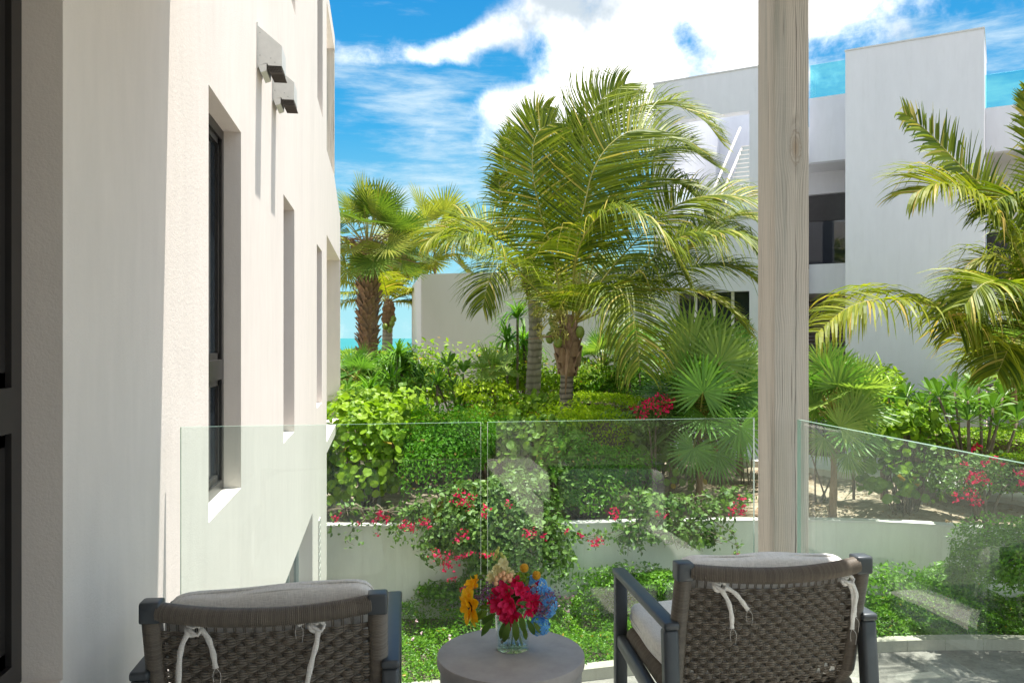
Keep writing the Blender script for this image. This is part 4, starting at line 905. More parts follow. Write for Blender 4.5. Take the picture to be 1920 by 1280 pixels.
def leaf_meshes(T, mats, name='leaf', nv=4):
    out = []
    for mt in mats:
        for k in range(nv):
            me = bpy.data.meshes.new(name); tv, tf = T; tv = tv.copy(); tv[:, 2] *= random.uniform(.5, 2.2)
            me.from_pydata([tuple(x) for x in tv], [], [tuple(int(q) for q in f) for f in tf]); at = me.attributes.new('v', 'FLOAT', 'POINT')
            vv = random.random()*.9; at.data.foreach_set('value', [vv]*len(tv)); me.materials.append(mt); out.append(me)
    return out
def inst_leaves(par, meshes, pos, nrm, size, along=None, jit=.5, wts=None):
    n = len(pos); nrm = unit(nrm+rng.normal(0, jit*.5, (n, 3))); a = rng.normal(0, 1, (n, 3)) if along is None else along+rng.normal(0, jit*.2, (n, 3))
    X = unit(a-nrm*np.sum(a*nrm, 1)[:, None]); Y = np.cross(nrm, X); L = ORG[par.name]
    size = np.broadcast_to(size, (n,))
    for i in range(n):
        s = size[i]; M = Matrix(((X[i][0]*s, Y[i][0]*s, nrm[i][0]*s, pos[i][0]-L[0]), (X[i][1]*s, Y[i][1]*s, nrm[i][1]*s, pos[i][1]-L[1]), (X[i][2]*s, Y[i][2]*s, nrm[i][2]*s, pos[i][2]-L[2]), (0, 0, 0, 1)))
        o = bpy.data.objects.new('leaf', meshes[random.randrange(len(meshes)) if wts is None else random.choices(range(len(meshes)), wts)[0]]); COL.objects.link(o); o.parent = par; o.matrix_basis = M
M_red = leafmat('orange_old_leaf', (.40, .24, .04), (.50, .36, .06), None, .3, .5, .4)
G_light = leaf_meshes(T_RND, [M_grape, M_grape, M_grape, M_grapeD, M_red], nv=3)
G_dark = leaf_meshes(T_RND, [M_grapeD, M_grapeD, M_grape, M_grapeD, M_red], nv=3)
def sea_grape(px, py, t, rx, ry, n, size, label, meshes, seed, fill=900, fillmat=None, up=.55, rf=None, low=-.7):
    c = P(px, py, t); r = (world_r(rx, t), rf or world_r(rx, t)*.7, world_r(ry, t)); g = gz(c)
    par = thing('sea_grape_shrub', (c[0], c[1], g), label, 'shrub'); branches(par, (c[0], c[1], g-.05), c, r, 16, seed, .016)
    # leaves on the side one sees are single leaves; the inner mass is joined
    p, d = blob_pts(c, r, 4000, seed, .28, .45, low); front = np.where(d@FW < .25)[0][:n]
    p, d = p[front], d[front]; inst_leaves(par, meshes, p, unit(d*.8-FW*.25+UP*up), size*rng.uniform(.65, 1.15, len(p)), None, 1.0, [4]*(len(meshes)-3)+[.22]*3)
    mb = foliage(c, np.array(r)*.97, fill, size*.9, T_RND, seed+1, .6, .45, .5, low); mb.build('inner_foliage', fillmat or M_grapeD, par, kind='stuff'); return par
sea_grape(692, 860, 14.6, 86, 92, 300, .165, 'large bright yellow green sea grape shrub against the left building behind the first glass pane', G_light, 21, 900, M_grape)
sea_grape(710, 775, 15.8, 85, 42, 150, .16, 'flat topped bright sea grape shrub behind the larger one next to the building', G_light, 22, 500, M_grape)
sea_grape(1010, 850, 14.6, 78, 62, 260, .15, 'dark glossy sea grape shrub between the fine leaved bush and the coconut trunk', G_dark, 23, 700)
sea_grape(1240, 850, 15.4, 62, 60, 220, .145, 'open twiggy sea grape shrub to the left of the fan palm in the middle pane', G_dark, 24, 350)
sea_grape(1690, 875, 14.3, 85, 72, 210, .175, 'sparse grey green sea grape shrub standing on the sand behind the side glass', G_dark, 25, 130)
sea_grape(1700, 795, 14.4, 60, 26, 90, .17, 'light green sea grape tips showing above the side glass right of the fan palm', G_light, 26, 150, M_grape)
sea_grape(1010, 770, 17.2, 80, 30, 120, .13, 'yellowish low sea grape shrub behind the two coconut trunks', G_light, 27, 500, M_grape)
# fine leaved bushes
shrub('fine_leaved_bush', 848, 850, 14.2, 76, 72, 9000, .062, T_OVAL, M_fine, 'rounded bright emerald bush with tiny leaves in the middle of the first glass pane', seed=31, amp=.45, up=.5)
shrub('fine_leaved_bush', 935, 835, 14.9, 35, 48, 2200, .062, T_OVAL, M_fine, 'narrow emerald bush squeezed between the round bush and the dark sea grape', seed=131, amp=.4)
shrub('fine_leaved_bush', 1112, 880, 14.4, 66, 50, 6500, .062, T_OVAL, M_fine, 'feathery emerald bush right of the big coconut trunk behind the second pane', seed=32, amp=.55)
shrub('fine_leaved_bush', 1090, 930, 14.0, 60, 35, 2600, .06, T_OVAL, M_hedgeD, 'darker low bush on the soil at the foot of the big coconut trunk', seed=33, amp=.5)
# clipped hedges
def hedge(pts, w, h, n, size, mat_, label, seed, T=T_OVAL, zb=None, name='clipped_hedge', tips=.01):
    pts = [np.array(p) for p in pts]; C = catmull(pts, 30); par = thing(name, (C[0][0], C[0][1], gz(C[0])), label, 'hedge'); r = np.random.default_rng(seed)
    i = r.integers(0, 29, n); f = r.random(n)[:, None]; p = C[i]*(1-f)+C[i+1]*f; tg = unit(C[i+1]-C[i]); sd = np.cross(tg, UP)
    a = r.uniform(-1, 1, n); top = r.random(n) < .6
    wob = .10*np.sin(p[:, 0]*2.1+seed)+.07*np.sin(p[:, 0]*5.3+a*2)
    off = np.where(top, a, np.sign(a)*(1-r.random(n)**2*.3))*w/2*(1+wob); z = np.where(top, 0-r.random(n)**2*.25*h-.10*h*a**4, -r.random(n)*h)+wob*.5
    pos = p+sd*off[:, None]+UP*z[:, None]; nr = np.where(top[:, None], UP[None], sd*np.sign(a)[:, None]+UP*.5)
    mb = MB(); v = r.random(n)*.9; v[r.random(n) < tips] = .99; put_leaves(mb, pos, nr, size*r.uniform(.7, 1.2, n), T, v, jit=1.1); mb.build('foliage', mat_, par, kind='stuff')
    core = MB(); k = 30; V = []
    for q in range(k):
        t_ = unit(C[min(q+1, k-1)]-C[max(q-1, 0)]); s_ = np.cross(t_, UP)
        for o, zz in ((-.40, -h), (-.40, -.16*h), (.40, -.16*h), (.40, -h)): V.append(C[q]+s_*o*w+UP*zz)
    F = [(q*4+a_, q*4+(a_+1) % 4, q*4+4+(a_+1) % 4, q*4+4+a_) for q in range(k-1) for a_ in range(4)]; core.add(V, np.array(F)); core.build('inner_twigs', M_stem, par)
    return par
hedge([P(560, 662, 27), P(700, 658, 27), P(840, 662, 27)], 2.0, 2.2, 9000, .10, M_hedge, 'long green hedge across the back of the garden just below the sea horizon', 41)
hedge([P(1075, 735, 18.3), P(1140, 742, 17.6), P(1215, 752, 17.2), P(1240, 762, 17.0)], .9, 1.0, 6500, .06, M_hedgeY, 'bright yellow green clipped hedge running from the coconut trunk towards the magenta bush', 42)
hedge([P(1085, 768, 16.6), P(1130, 772, 16.2), P(1195, 782, 15.9)], .9, .8, 6500, .055, M_hedgeY, 'lower lime green rounded hedge in front of the long clipped hedge', 43)
hedge([P(860, 752, 18.2), P(950, 748, 18.0), P(1030, 745, 18.2), P(1080, 742, 18.4)], 1.1, 1.2, 8000, .07, M_hedge, 'orange flecked green hedge crossing behind both coconut trunks', 44, tips=.10)
hedge([P(730, 785, 16.9), P(820, 775, 16.6), P(900, 770, 16.6), P(960, 775, 16.6)], .9, 1.1, 6500, .065, M_hedge, 'low green hedge between the strap leaved plants and the emerald bush', 45, tips=.04)
hedge([P(1700, 790, 16.2), P(1800, 800, 15.4), P(1900, 806, 14.8), P(2050, 812, 14.2)], 1.3, .85, 12000, .055, M_hedge, 'dense small leaved clipped hedge at the right beyond the side glass', 46, tips=.01)
hedge([P(2060, 862, 12.6), P(1960, 850, 13.0), P(1885, 846, 13.6)], .9, .6, 5000, .055, M_hedge, 'shorter end of clipped hedge at the right picture edge', 47)
shrub('low_shrub', 900, 800, 15.6, 60, 30, 2600, .07, T_OVAL, M_hedge, 'small mixed green shrub with orange young leaves left of the grey trunk', seed=48)
shrub('low_shrub', 1050, 790, 15.5, 40, 22, 1500, .07, T_OVAL, M_hedgeY, 'little lime shrub at the base of the big coconut trunk', seed=49)
# frangipani
PLT = (np.array([(0,0,0),(.35,.085,.03),(.72,.15,.03),(.9,.12,.01),(1,0,-.03),(.9,-.12,.01),(.72,-.15,.03),(.35,-.085,.03),(.72,0,-.02)]), np.array([(0,8,2,1),(8,4,3,2),(0,7,6,8),(8,6,5,4)]))
PLM = leaf_meshes(PLT, [M_plum], nv=5)
def frangipani(px, t, z, heads, label, size=.34, nl=16):
    par = thing('frangipani', PT(px, t, z), label, 'shrub'); b = PT(px, t, z-.05); m = MB()
    for hx, hy, dz in heads:
        c = P(hx, hy, t+dz); m.tube(catmull([b, (b*.5+c*.5)+RT*rng.normal(0, .08)-UP*.05, c], 8), np.linspace(.035, .02, 8), 6)
        a = np.arange(nl)*2.4+rng.random(); e = np.linspace(1.25, -.25, nl); d = np.stack([np.cos(a)*np.cos(e), np.sin(a)*np.cos(e), np.sin(e)], 1)
        pos = c+d*.03; nr = unit(UP*.9-d*.5*np.sin(e)[:, None]+.001); inst_leaves(par, PLM, pos, unit(UP-d*(d@UP)[:, None]+.01), size*rng.uniform(.75, 1.1, nl), d, .25)
    m.build('branch', M_stem, par, smooth=True); return par
frangipani(1830, 14.0, -1.6, [(1815,752,-.4),(1862,765,-.2),(1790,735,.3),(1835,725,.4),(1880,745,.3),(1760,745,.2),(1815,790,-.5),(1870,800,-.3),(1908,790,0)], 'broad frangipani bush with glossy dark rosettes right of centre under the hanging frond', .33)
frangipani(1720, 15.0, -1.6, [(1700,745,0),(1730,760,-.3),(1690,770,-.2),(1745,735,.2),(1665,740,.2),(1720,785,-.4)], 'smaller frangipani with silvery shining leaves between fan palm and the broad frangipani', .30)
frangipani(880, 18.0, -1.5, [(868,700,0),(905,690,.2),(850,735,-.3),(840,690,.3),(890,745,-.4),(920,725,-.1),(820,720,0),(860,765,-.5)], 'frangipani with upright pale green leaves in front of the grey house', .36)
frangipani(655, 18.0, -1.5, [(650,735,0),(680,745,-.2),(640,760,-.3),(700,720,.2)], 'frangipani with dark leaves in the gap beside the left building', .34)
frangipani(1205, 18.0, -1.5, [(1200,700,0),(1235,690,.2),(1180,715,-.2),(1225,720,-.3),(1250,712,0),(1165,695,.2)], 'frangipani with dark rosettes above the magenta bush', .32)
# strap leaved plants
ST = {k: strapT(.075, k) for k in (.7, 1.1, 1.5)}
def strap_plant(px, py, t, n, L, label, seed, mat_=M_strap, w=None, heads=1):
    c = P(px, py, t); g = gz(c); par = thing('strap_leaved_plant', (c[0], c[1], g), label, 'plant'); r = np.random.default_rng(seed); mb = MB(); st = MB()
    for h in range(heads):
        ch = c+np.array([r.normal(0, .35), r.normal(0, .3), r.normal(0, .25)])*(heads > 1)
        st.tube([np.array([ch[0], ch[1], g-.05]), ch], .03, 6)
        for k in ST:
            q = n//3; a = r.random(q)*2*PI; e = r.uniform(.15, 1.4, q); d = np.stack([np.cos(a)*np.cos(e), np.sin(a)*np.cos(e), np.sin(e)], 1)
            nr = unit(UP-d*(d@UP)[:, None]+r.normal(0, .05, (q, 3))); v = r.random(q)*.9; put_leaves(mb, ch+d*.03, nr, L*r.uniform(.7, 1.1, q), ST[k], v, d, .1)
    st.build('stem', M_stem, par, smooth=True); mb.build('leaves', mat_, par); return par
strap_plant(768, 705, 19.0, 66, .8, 'large arching strap leaved plant in front of the sea hedge, right of the shaggy trunk', 61, M_hedgeD, heads=5)
strap_plant(725, 735, 17.8, 48, .75, 'dark strap leaved plant low down in front of the shaggy trunk', 62, M_hedgeD, heads=4)
strap_plant(970, 640, 19.6, 60, .8, 'tall tuft of shiny strap leaves left of the grey coconut trunk', 63, M_strap, heads=5)
strap_plant(810, 745, 17.4, 48, .6, 'tuft of medium green strap leaves left of the frangipani', 64, M_strap, heads=3)
strap_plant(1640, 740, 15.5, 45, .6, 'yellow tipped strap plant behind the right fan palm', 65, M_hedge, heads=3)
strap_plant(1140, 715, 18.6, 48, .6, 'tuft of arching green straps in front of the low white wall', 66, M_strap, heads=3)
strap_plant(1280, 735, 17.2, 40, .6, 'dark strap tuft left behind the big fan palm shrub', 67, M_hedgeD, heads=3)
shrub('leafy_shrub', 700, 715, 20.0, 60, 40, 1500, .16, T_OVAL, M_hedgeD, 'deep green broad leaved shrub round the foot of the shaggy fan palm', seed=68)
shrub('leafy_shrub', 790, 700, 21.5, 60, 36, 1500, .14, T_OVAL, M_hedge, 'mid green leafy shrub in front of the grey house corner', seed=69)
shrub('leafy_shrub', 965, 715, 20.5, 55, 36, 1600, .12, T_OVAL, M_hedge, 'leafy shrub at the foot of the grey house left of the grey trunk', seed=70)
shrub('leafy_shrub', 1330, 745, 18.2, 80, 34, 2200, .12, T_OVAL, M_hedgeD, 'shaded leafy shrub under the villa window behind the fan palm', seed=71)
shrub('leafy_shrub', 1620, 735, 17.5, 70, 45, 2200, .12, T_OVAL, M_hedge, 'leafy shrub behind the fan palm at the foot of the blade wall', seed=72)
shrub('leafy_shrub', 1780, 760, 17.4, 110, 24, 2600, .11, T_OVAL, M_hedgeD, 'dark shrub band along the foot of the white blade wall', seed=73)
shrub('leafy_shrub', 1090, 725, 20.0, 55, 26, 1400, .10, T_OVAL, M_hedge, 'small green shrub at the low white wall right of the big trunk', seed=74)
shrub('leafy_shrub', 1925, 740, 16.5, 50, 50, 2000, .12, T_OVAL, M_hedge, 'leafy shrub at the right edge behind the dusty fan palm', seed=75)

# ---- bougainvillea
BR = leaf_meshes(T_IVY, [M_bract], 'bract', 4)
def bract_cluster(par, c, r, n, s=.05):
    mb = MB(); p, d = blob_pts(c, (r, r*.8, r*.7), n, int(rng.integers(1e6)), .6, .3, -1); put_leaves(mb, p, d, s*rng.uniform(.7, 1.2, len(p)), T_IVY, None, None, 1.2); mb.build('flower_cluster', M_bract, par)
def bougainvillea(label, px, t, blobs, flowers, seed, vines=(), size=.078, mat_=None, zb=None, dens=1.25, twigs=8):
    r = np.random.default_rng(seed); b = PT(px, t, -1.62 if zb is None else zb); par = thing('bougainvillea', b, label, 'shrub')
    mb = MB(); m = MB()
    for k, (x, y, dz, rx, ry, n) in enumerate(blobs):
        c = P(x, y, t+dz); rr = (world_r(rx, t), world_r(rx, t)*.55, world_r(ry, t)); foliage(c, rr, int(n*dens), size, T_IVY, seed+k, .6, .6, .35, -.8, mb)
        m.tube(catmull([b, (b+c)/2+UP*.2, c], 8), np.linspace(.03, .012, 8), 5)
        for q in range(twigs):
            d = unit(r.normal(0, 1, 3)); m.tube(catmull([c, c+d*np.array(rr)*.6, c+d*np.array(rr)*1.15-UP*.05], 6), np.linspace(.01, .003, 6), 4)
    for vi in vines:
        C = catmull(F3(vi, t), 40); m.tube(C, np.linspace(.009, .003, 40), 4)
        n = int(np.sum(np.linalg.norm(np.diff(C, axis=0), axis=1))*62); i = r.integers(0, 40, n); pos = C[i]+r.normal(0, .065, (n, 3)); put_leaves(mb, pos, unit(r.normal(0, 1, (n, 3))+UP*.6-FW*.6), size*r.uniform(.6, 1.15, n), T_IVY, None, None, .9)
    m.build('branch', M_stem, par, smooth=True); mb.build('foliage', mat_ or M_boug, par, kind='stuff')
    for x, y, dz, rr, n in flowers: bract_cluster(par, P(x, y, t+dz), world_r(rr, t), n)
    return par
bougainvillea('large bougainvillea spilling over the retaining wall behind the table with clusters of magenta bracts', 930, 13.5,
 [(930,965,-.5,105,58,2900),(880,1000,-.7,75,50,1500),(980,1020,-.8,80,55,2000),(920,1055,-.8,55,48,1100),(1010,985,-.6,45,40,600),(895,935,-.4,60,30,900),(840,1010,-.7,40,26,350),(975,935,-.3,50,30,700)],
 [(862,935,-1.2,17,34),(873,948,-1.2,12,16),(910,952,-1.2,9,14),(908,965,-1.2,8,12),(889,930,-1.2,6,8),(952,945,-1.1,8,9),(866,1002,-1.3,14,20),(858,1013,-1.3,10,14),(816,1040,-1.3,14,22),(843,1045,-1.3,15,26),(846,1062,-1.3,12,20),(835,1058,-1.3,10,14),(866,1040,-1.3,9,12),(993,999,-1.3,13,22),(985,998,-1.3,8,10),(908,1040,-1.3,7,8),(922,1041,-1.3,7,10),(1062,995,-1,6,8),(846,1085,-1.2,8,10),(1022,1005,-1.2,8,8),(760,985,-1,14,26),(770,990,-1,10,16),(886,1037,-1.3,6,6),(866,1102,-1.2,6,6),(795,978,-1,10,18),(805,988,-1,6,8)],
 81, [[(1000,960,-.6),(1040,985,-.7),(1090,1005,-.7),(1130,1010,-.75)],[(980,1000,-.7),(1010,1040,-.8),(1045,1055,-.8)],[(860,1000,-.7),(820,1010,-.75),(790,1025,-.8)],[(900,1060,-.8),(880,1090,-.8),(862,1112,-.8)],[(830,970,-.5),(780,985,-.7),(735,1000,-.75)],[(1000,1020,-.8),(1035,1010,-.8),(1052,1032,-.8)],[(930,1080,-.8),(935,1110,-.8),(920,1130,-.8)]])
bougainvillea('scraggly half bare bougainvillea with tangled pale twigs on the wall top next to the building', 690, 13.5,
 [(650,955,-.3,38,12,26),(720,958,-.3,50,14,50),(790,965,-.3,30,22,150)],
 [(631,968,-.5,10,12),(714,963,-.6,13,20),(722,972,-.6,10,14),(702,975,-.6,6,6),(706,1002,-.8,4,4),(673,980,-.6,5,5)],
 82, [[(700,960,-.2),(670,985,-.5),(650,1010,-.6),(664,1022,-.65)],[(740,960,-.2),(715,985,-.5),(705,1005,-.6)],[(650,955,-.2),(630,975,-.4),(614,990,-.5)],[(760,970,-.3),(745,990,-.6),(740,1012,-.65)]], twigs=30)
bougainvillea('sprawling bougainvillea trailing over the wall between the reflection and the timber post', 1230, 13.6,
 [(1195,935,-.2,36,20,130),(1235,955,-.4,55,30,480),(1300,945,-.3,70,22,260),(1255,1000,-.6,62,22,560),(1340,960,-.5,36,18,130),(1180,1000,-.6,22,30,90),(1310,1010,-.6,40,14,220),(1370,930,-.2,34,18,130)],
 [(1150,959,-1,12,22),(1155,968,-1,8,12),(1123,1012,-1,13,22),(1115,1018,-1,8,10),(1385,953,-.8,15,26),(1390,960,-.8,9,12),(1388,932,-.8,8,10),(1384,1047,-1,11,22),(1062,1046,-1,0,0) if False else (1232,963,-1,5,6),(1248,965,-1,5,6),(1087,1003,-1,5,6),(1375,962,-.8,8,10)],
 83, [[(1230,960,-.4),(1180,985,-.7),(1140,1000,-.8),(1110,1008,-.8)],[(1300,990,-.6),(1340,1000,-.8),(1390,1027,-.85)],[(1190,990,-.6),(1170,1020,-.8),(1182,1032,-.8)],[(1200,1000,-.6),(1195,1015,-.8),(1205,1040,-.8)],[(1320,960,-.5),(1350,985,-.7),(1375,1000,-.8),(1384,1040,-.85)],[(1130,1000,-.7),(1090,1008,-.75),(1070,1000,-.75)]], twigs=24)
bougainvillea('compact bougainvillea bush covered in hot magenta bracts behind the clipped hedges', 1228, 14.9,
 [(1230,770,0,50,26,900),(1215,785,-.2,40,20,500)],
 [(1218,752,-.5,14,40),(1240,748,-.5,16,46),(1252,758,-.5,13,34),(1205,768,-.5,16,36),(1225,764,-.6,14,30),(1205,780,-.6,10,18),(1245,770,-.6,10,18),(1190,765,-.4,9,16),(1262,752,-.4,9,16),(1232,776,-.6,6,6)], 84, size=.06, zb=-1.55)
bougainvillea('bougainvillea with loose magenta sprays behind the side glass near the picture edge', 1850, 12.9,
 [(1840,880,0,70,34,500),(1900,900,.1,50,30,320),(1810,900,-.2,40,30,250)],
 [(1830,890,-.5,15,30),(1845,898,-.5,14,26),(1848,868,-.5,9,14),(1865,860,-.4,8,12),(1815,925,-.5,15,26),(1828,935,-.5,12,20),(1835,943,-.5,9,12),(1820,905,-.5,10,12),(1912,885,-.4,12,20),(1915,905,-.4,9,14),(1880,872,-.4,7,8),(1795,935,-.5,8,10),(1790,925,-.5,6,8),(1810,870,-.4,7,8)], 85, size=.06, twigs=16)
bougainvillea('small sprig of bougainvillea with bright bracts on top of the right hedge', 1830, 14.3, [(1830,842,0,16,10,80)], [(1832,838,-.3,10,26),(1822,842,-.3,6,8)], 86, zb=-1.6)
bougainvillea('little bougainvillea between the fan palm shrub and white path', 1355, 16.0, [(1350,830,0,34,26,200)], [(1351,830,-.3,9,16),(1345,842,-.3,7,10),(1360,836,-.3,6,8),(1295,862,-.3,7,10)], 87, zb=-1.6)
bougainvillea('tiny magenta bougainvillea sprig in front of the grey coconut trunk', 985, 16.6, [(930,782,0,20,10,60)], [(922,778,-.3,6,8),(1009,775,-.5,6,8),(958,783,-.3,5,6),(1118,795,-.5,6,8)], 88, zb=-1.6)

# ---- lower bed: ground cover, clipped shrub at right
def cover():
    n = 78000; r = np.random.default_rng(5); k = len(KL); c = r.uniform(-2.0, 13.5, n*2)
    fk = np.interp(c, KL[:, 0], KL[:, 1]) ; fwl = np.interp(c, WL[:, 0], WL[:, 1]); ok = (fwl-fk > .3); c, fk, fwl = c[ok][:n], fk[ok][:n], fwl[ok][:n]
    u = r.random(len(c)); f = fk+.16+u*(fwl-fk-.22)
    hgt = .26+.10*np.sin(c*2.3+f*1.7)+.07*np.sin(c*5.1-f*4.2)+.05*np.sin(c*11+f*9); edge = np.clip((f-fk-.10)/.35, 0, 1)**.5; hgt = hgt*edge + .20*np.clip((f-fwl+1.0), 0, 1)
    z = -3.05+np.maximum(.03, hgt)*(1-.5*r.random(len(c))**2.2)
    pos = RT[None]*c[:, None]+FW[None]*f[:, None]; pos[:, 2] = z
    nr = unit(r.normal(0, .55, (len(c), 3))+UP+(-FW)[None]*(1-edge)[:, None]); v = r.random(len(c))*.9; yl = (r.random(len(c)) < .012); v[yl] = .99
    mb = MB(); put_leaves(mb, pos, nr, .052*r.uniform(.6, 1.25, len(c)), T_OVAL, v, jit=.7); o = mb.build('ground_cover', M_cover, None, kind='stuff')
    o['label'] = 'low dense glossy green ground cover filling the bed between kerb and retaining wall'; o['category'] = 'ground cover'
cover()
shrub('clipped_shrub', 1880, 1060, 11.6, 80, 72, 7000, .058, T_OVAL, M_hedgeD, 'large deep green clipped shrub hiding the end of the retaining wall at the right', seed=91, amp=.25, rf=.7, extra=[(1780,1095,.5,55,38,2600),(1960,1040,-.3,80,85,3500)])
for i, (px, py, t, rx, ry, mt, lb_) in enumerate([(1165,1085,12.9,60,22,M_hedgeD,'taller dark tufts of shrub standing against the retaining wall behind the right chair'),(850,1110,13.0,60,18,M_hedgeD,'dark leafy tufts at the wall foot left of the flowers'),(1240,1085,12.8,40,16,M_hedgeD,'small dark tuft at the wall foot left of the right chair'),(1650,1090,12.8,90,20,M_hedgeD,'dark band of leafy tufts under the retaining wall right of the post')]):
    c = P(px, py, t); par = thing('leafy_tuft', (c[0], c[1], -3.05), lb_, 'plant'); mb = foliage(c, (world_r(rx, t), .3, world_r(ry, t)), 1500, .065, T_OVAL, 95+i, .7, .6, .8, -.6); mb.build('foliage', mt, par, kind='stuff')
# pale pink flower heads in the ground cover
m = MB(); r = np.random.default_rng(9)
for k in range(34):
    p = PZ(r.uniform(760, 1110), r.uniform(1115, 1225), -2.78); 
    for q in range(5): m.tube([p+r.normal(0, .012, 3), p+r.normal(0, .012, 3)+UP*.01], .009, 5)
o = m.build('ground_cover_flowers', plain('pale_pink_flower', (.75, .48, .55), .6), None, kind='stuff'); o['label'] = 'tiny pale pink flowers dotted over the ground cover'; o['category'] = 'flowers'
# dry litter on the bed edge
m = MB(); n = 900; cc = r.uniform(-1, 9, n); ff = np.interp(cc, WL[:, 0], WL[:, 1])+.1+r.random(n)*2.6; pos = RT*cc[:, None]+FW*ff[:, None]; pos[:, 2] = -1.61
put_leaves(m, pos, np.tile(UP, (n, 1)), .07*r.uniform(.5, 1.2, n), T_OVAL, r.random(n)*.9, jit=.7); o = m.build('leaf_litter', leafmat('dry_leaf', (.22, .13, .06), (.36, .25, .13), None, .15, .8, .2), None, kind='stuff'); o['label'] = 'dry fallen leaves on the sandy soil behind the retaining wall'; o['category'] = 'leaf litter'

# ------------------------------------------------------------------ furniture (chairs are built in their own axes: x right, y forward, z up)
def wrapped(m, C, r0, pitch=.0046, seg=12, flat=1.0, amp=.0016, v=None):
    """cord wound tightly round a bar"""
    C = np.asarray(C, float); ln = np.concatenate([[0], np.cumsum(np.linalg.norm(np.diff(C, axis=0), axis=1))]); n = int(ln[-1]/pitch*4)+1
    q = np.linspace(0, ln[-1], n); P_ = np.stack([np.interp(q, ln, C[:, k]) for k in range(3)], 1)
    ph = (np.arange(n) % 4)/4; rr = r0 + amp*np.sin(ph*2*PI); k = m.n; m.tube(P_, rr, seg, flat=flat)
    ring = (np.arange(n)//4); rv = np.random.default_rng(int(abs(C[0][0])*1000)+3).random(ring.max()+2); vv = rv[ring]*.55+(np.sin(ph*2*PI)+1)*.22
    m.a[-1] = np.repeat(vv, seg)
def cushion(name, sx, sy, sz, mat_, parent, M, seed=0, puff=.35):
    n = 26; r = np.random.default_rng(seed); V = []; idx = {}
    bm = bmesh.new(); bmesh.ops.create_cube(bm, size=2); bmesh.ops.subdivide_edges(bm, edges=list(bm.edges), cuts=19, use_grid_fill=True)
    ph = r.uniform(0, 6, 8)
    for v in bm.verts:
        x, y, z = v.co; e = 7
        k = (abs(x)**e+abs(y)**e+abs(z)**3)**(-1/5.5); k = min(1.0, k) if False else 1/((abs(x)**8+abs(y)**8+abs(z)**8)**(1/8))
        X, Y, Z = x*k, y*k, z*k; edge = max(abs(X), abs(Y)); thick = 1-puff*max(0, edge-.45)**2*2.2
        lumpy = .035*math.sin(3*X+ph[0])*math.sin(2.3*Y+ph[1])+.02*math.sin(7*X+ph[2]+2*Y)+.015*math.sin(9*Y+ph[3])
        s2 = 1-.035*abs(Z)**3
        v.co = Vector((X*sx/2*s2*(1+.012*math.sin(5*Y+ph[4])), Y*sy/2*s2*(1+.015*math.sin(6*X+ph[5])), Z*sz/2*thick+lumpy*sz*(1 if Z > -.5 else .3)))
        v.co = M @ v.co
    me = bpy.data.meshes.new(name); bm.to_mesh(me); bm.free(); me.polygons.foreach_set('use_smooth', [True]*len(me.polygons)); me.materials.append(mat_)
    o = link(name, me, parent)
    # piped seam
    m = MB(); th = np.linspace(0, 2*PI, 90); k = 1/((np.abs(np.cos(th))**8+np.abs(np.sin(th))**8)**(1/8))
    pts = np.stack([np.cos(th)*k*sx/2*1.0, np.sin(th)*k*sy/2*1.0, np.full(90, 0.0)], 1); pts = [np.array(M @ Vector(p)) for p in pts]
    m.tube(pts, .0028, 6); m.build('seam', mat_, o, smooth=True, local=True); return o
def rib_strip(m, pts, w, nrm, v=.5):
    C = catmull(pts, 16); T = unit(np.gradient(C, axis=0)); N = np.asarray(nrm, float); s = unit(np.cross(T, N)); n = len(C)
    t_ = .0016; ww = w/2*(1+.12*np.sin(np.arange(n)*1.3))[:, None]
    V = np.stack([C-s*ww-N*t_, C+s*ww-N*t_, C+s*ww+N*t_, C-s*ww+N*t_], 1)
    F = [(i*4+a, i*4+(a+1) % 4, i*4+4+(a+1) % 4, i*4+4+a) for i in range(n-1) for a in range(4)]; m.add(V.reshape(-1, 3), np.array(F), v)
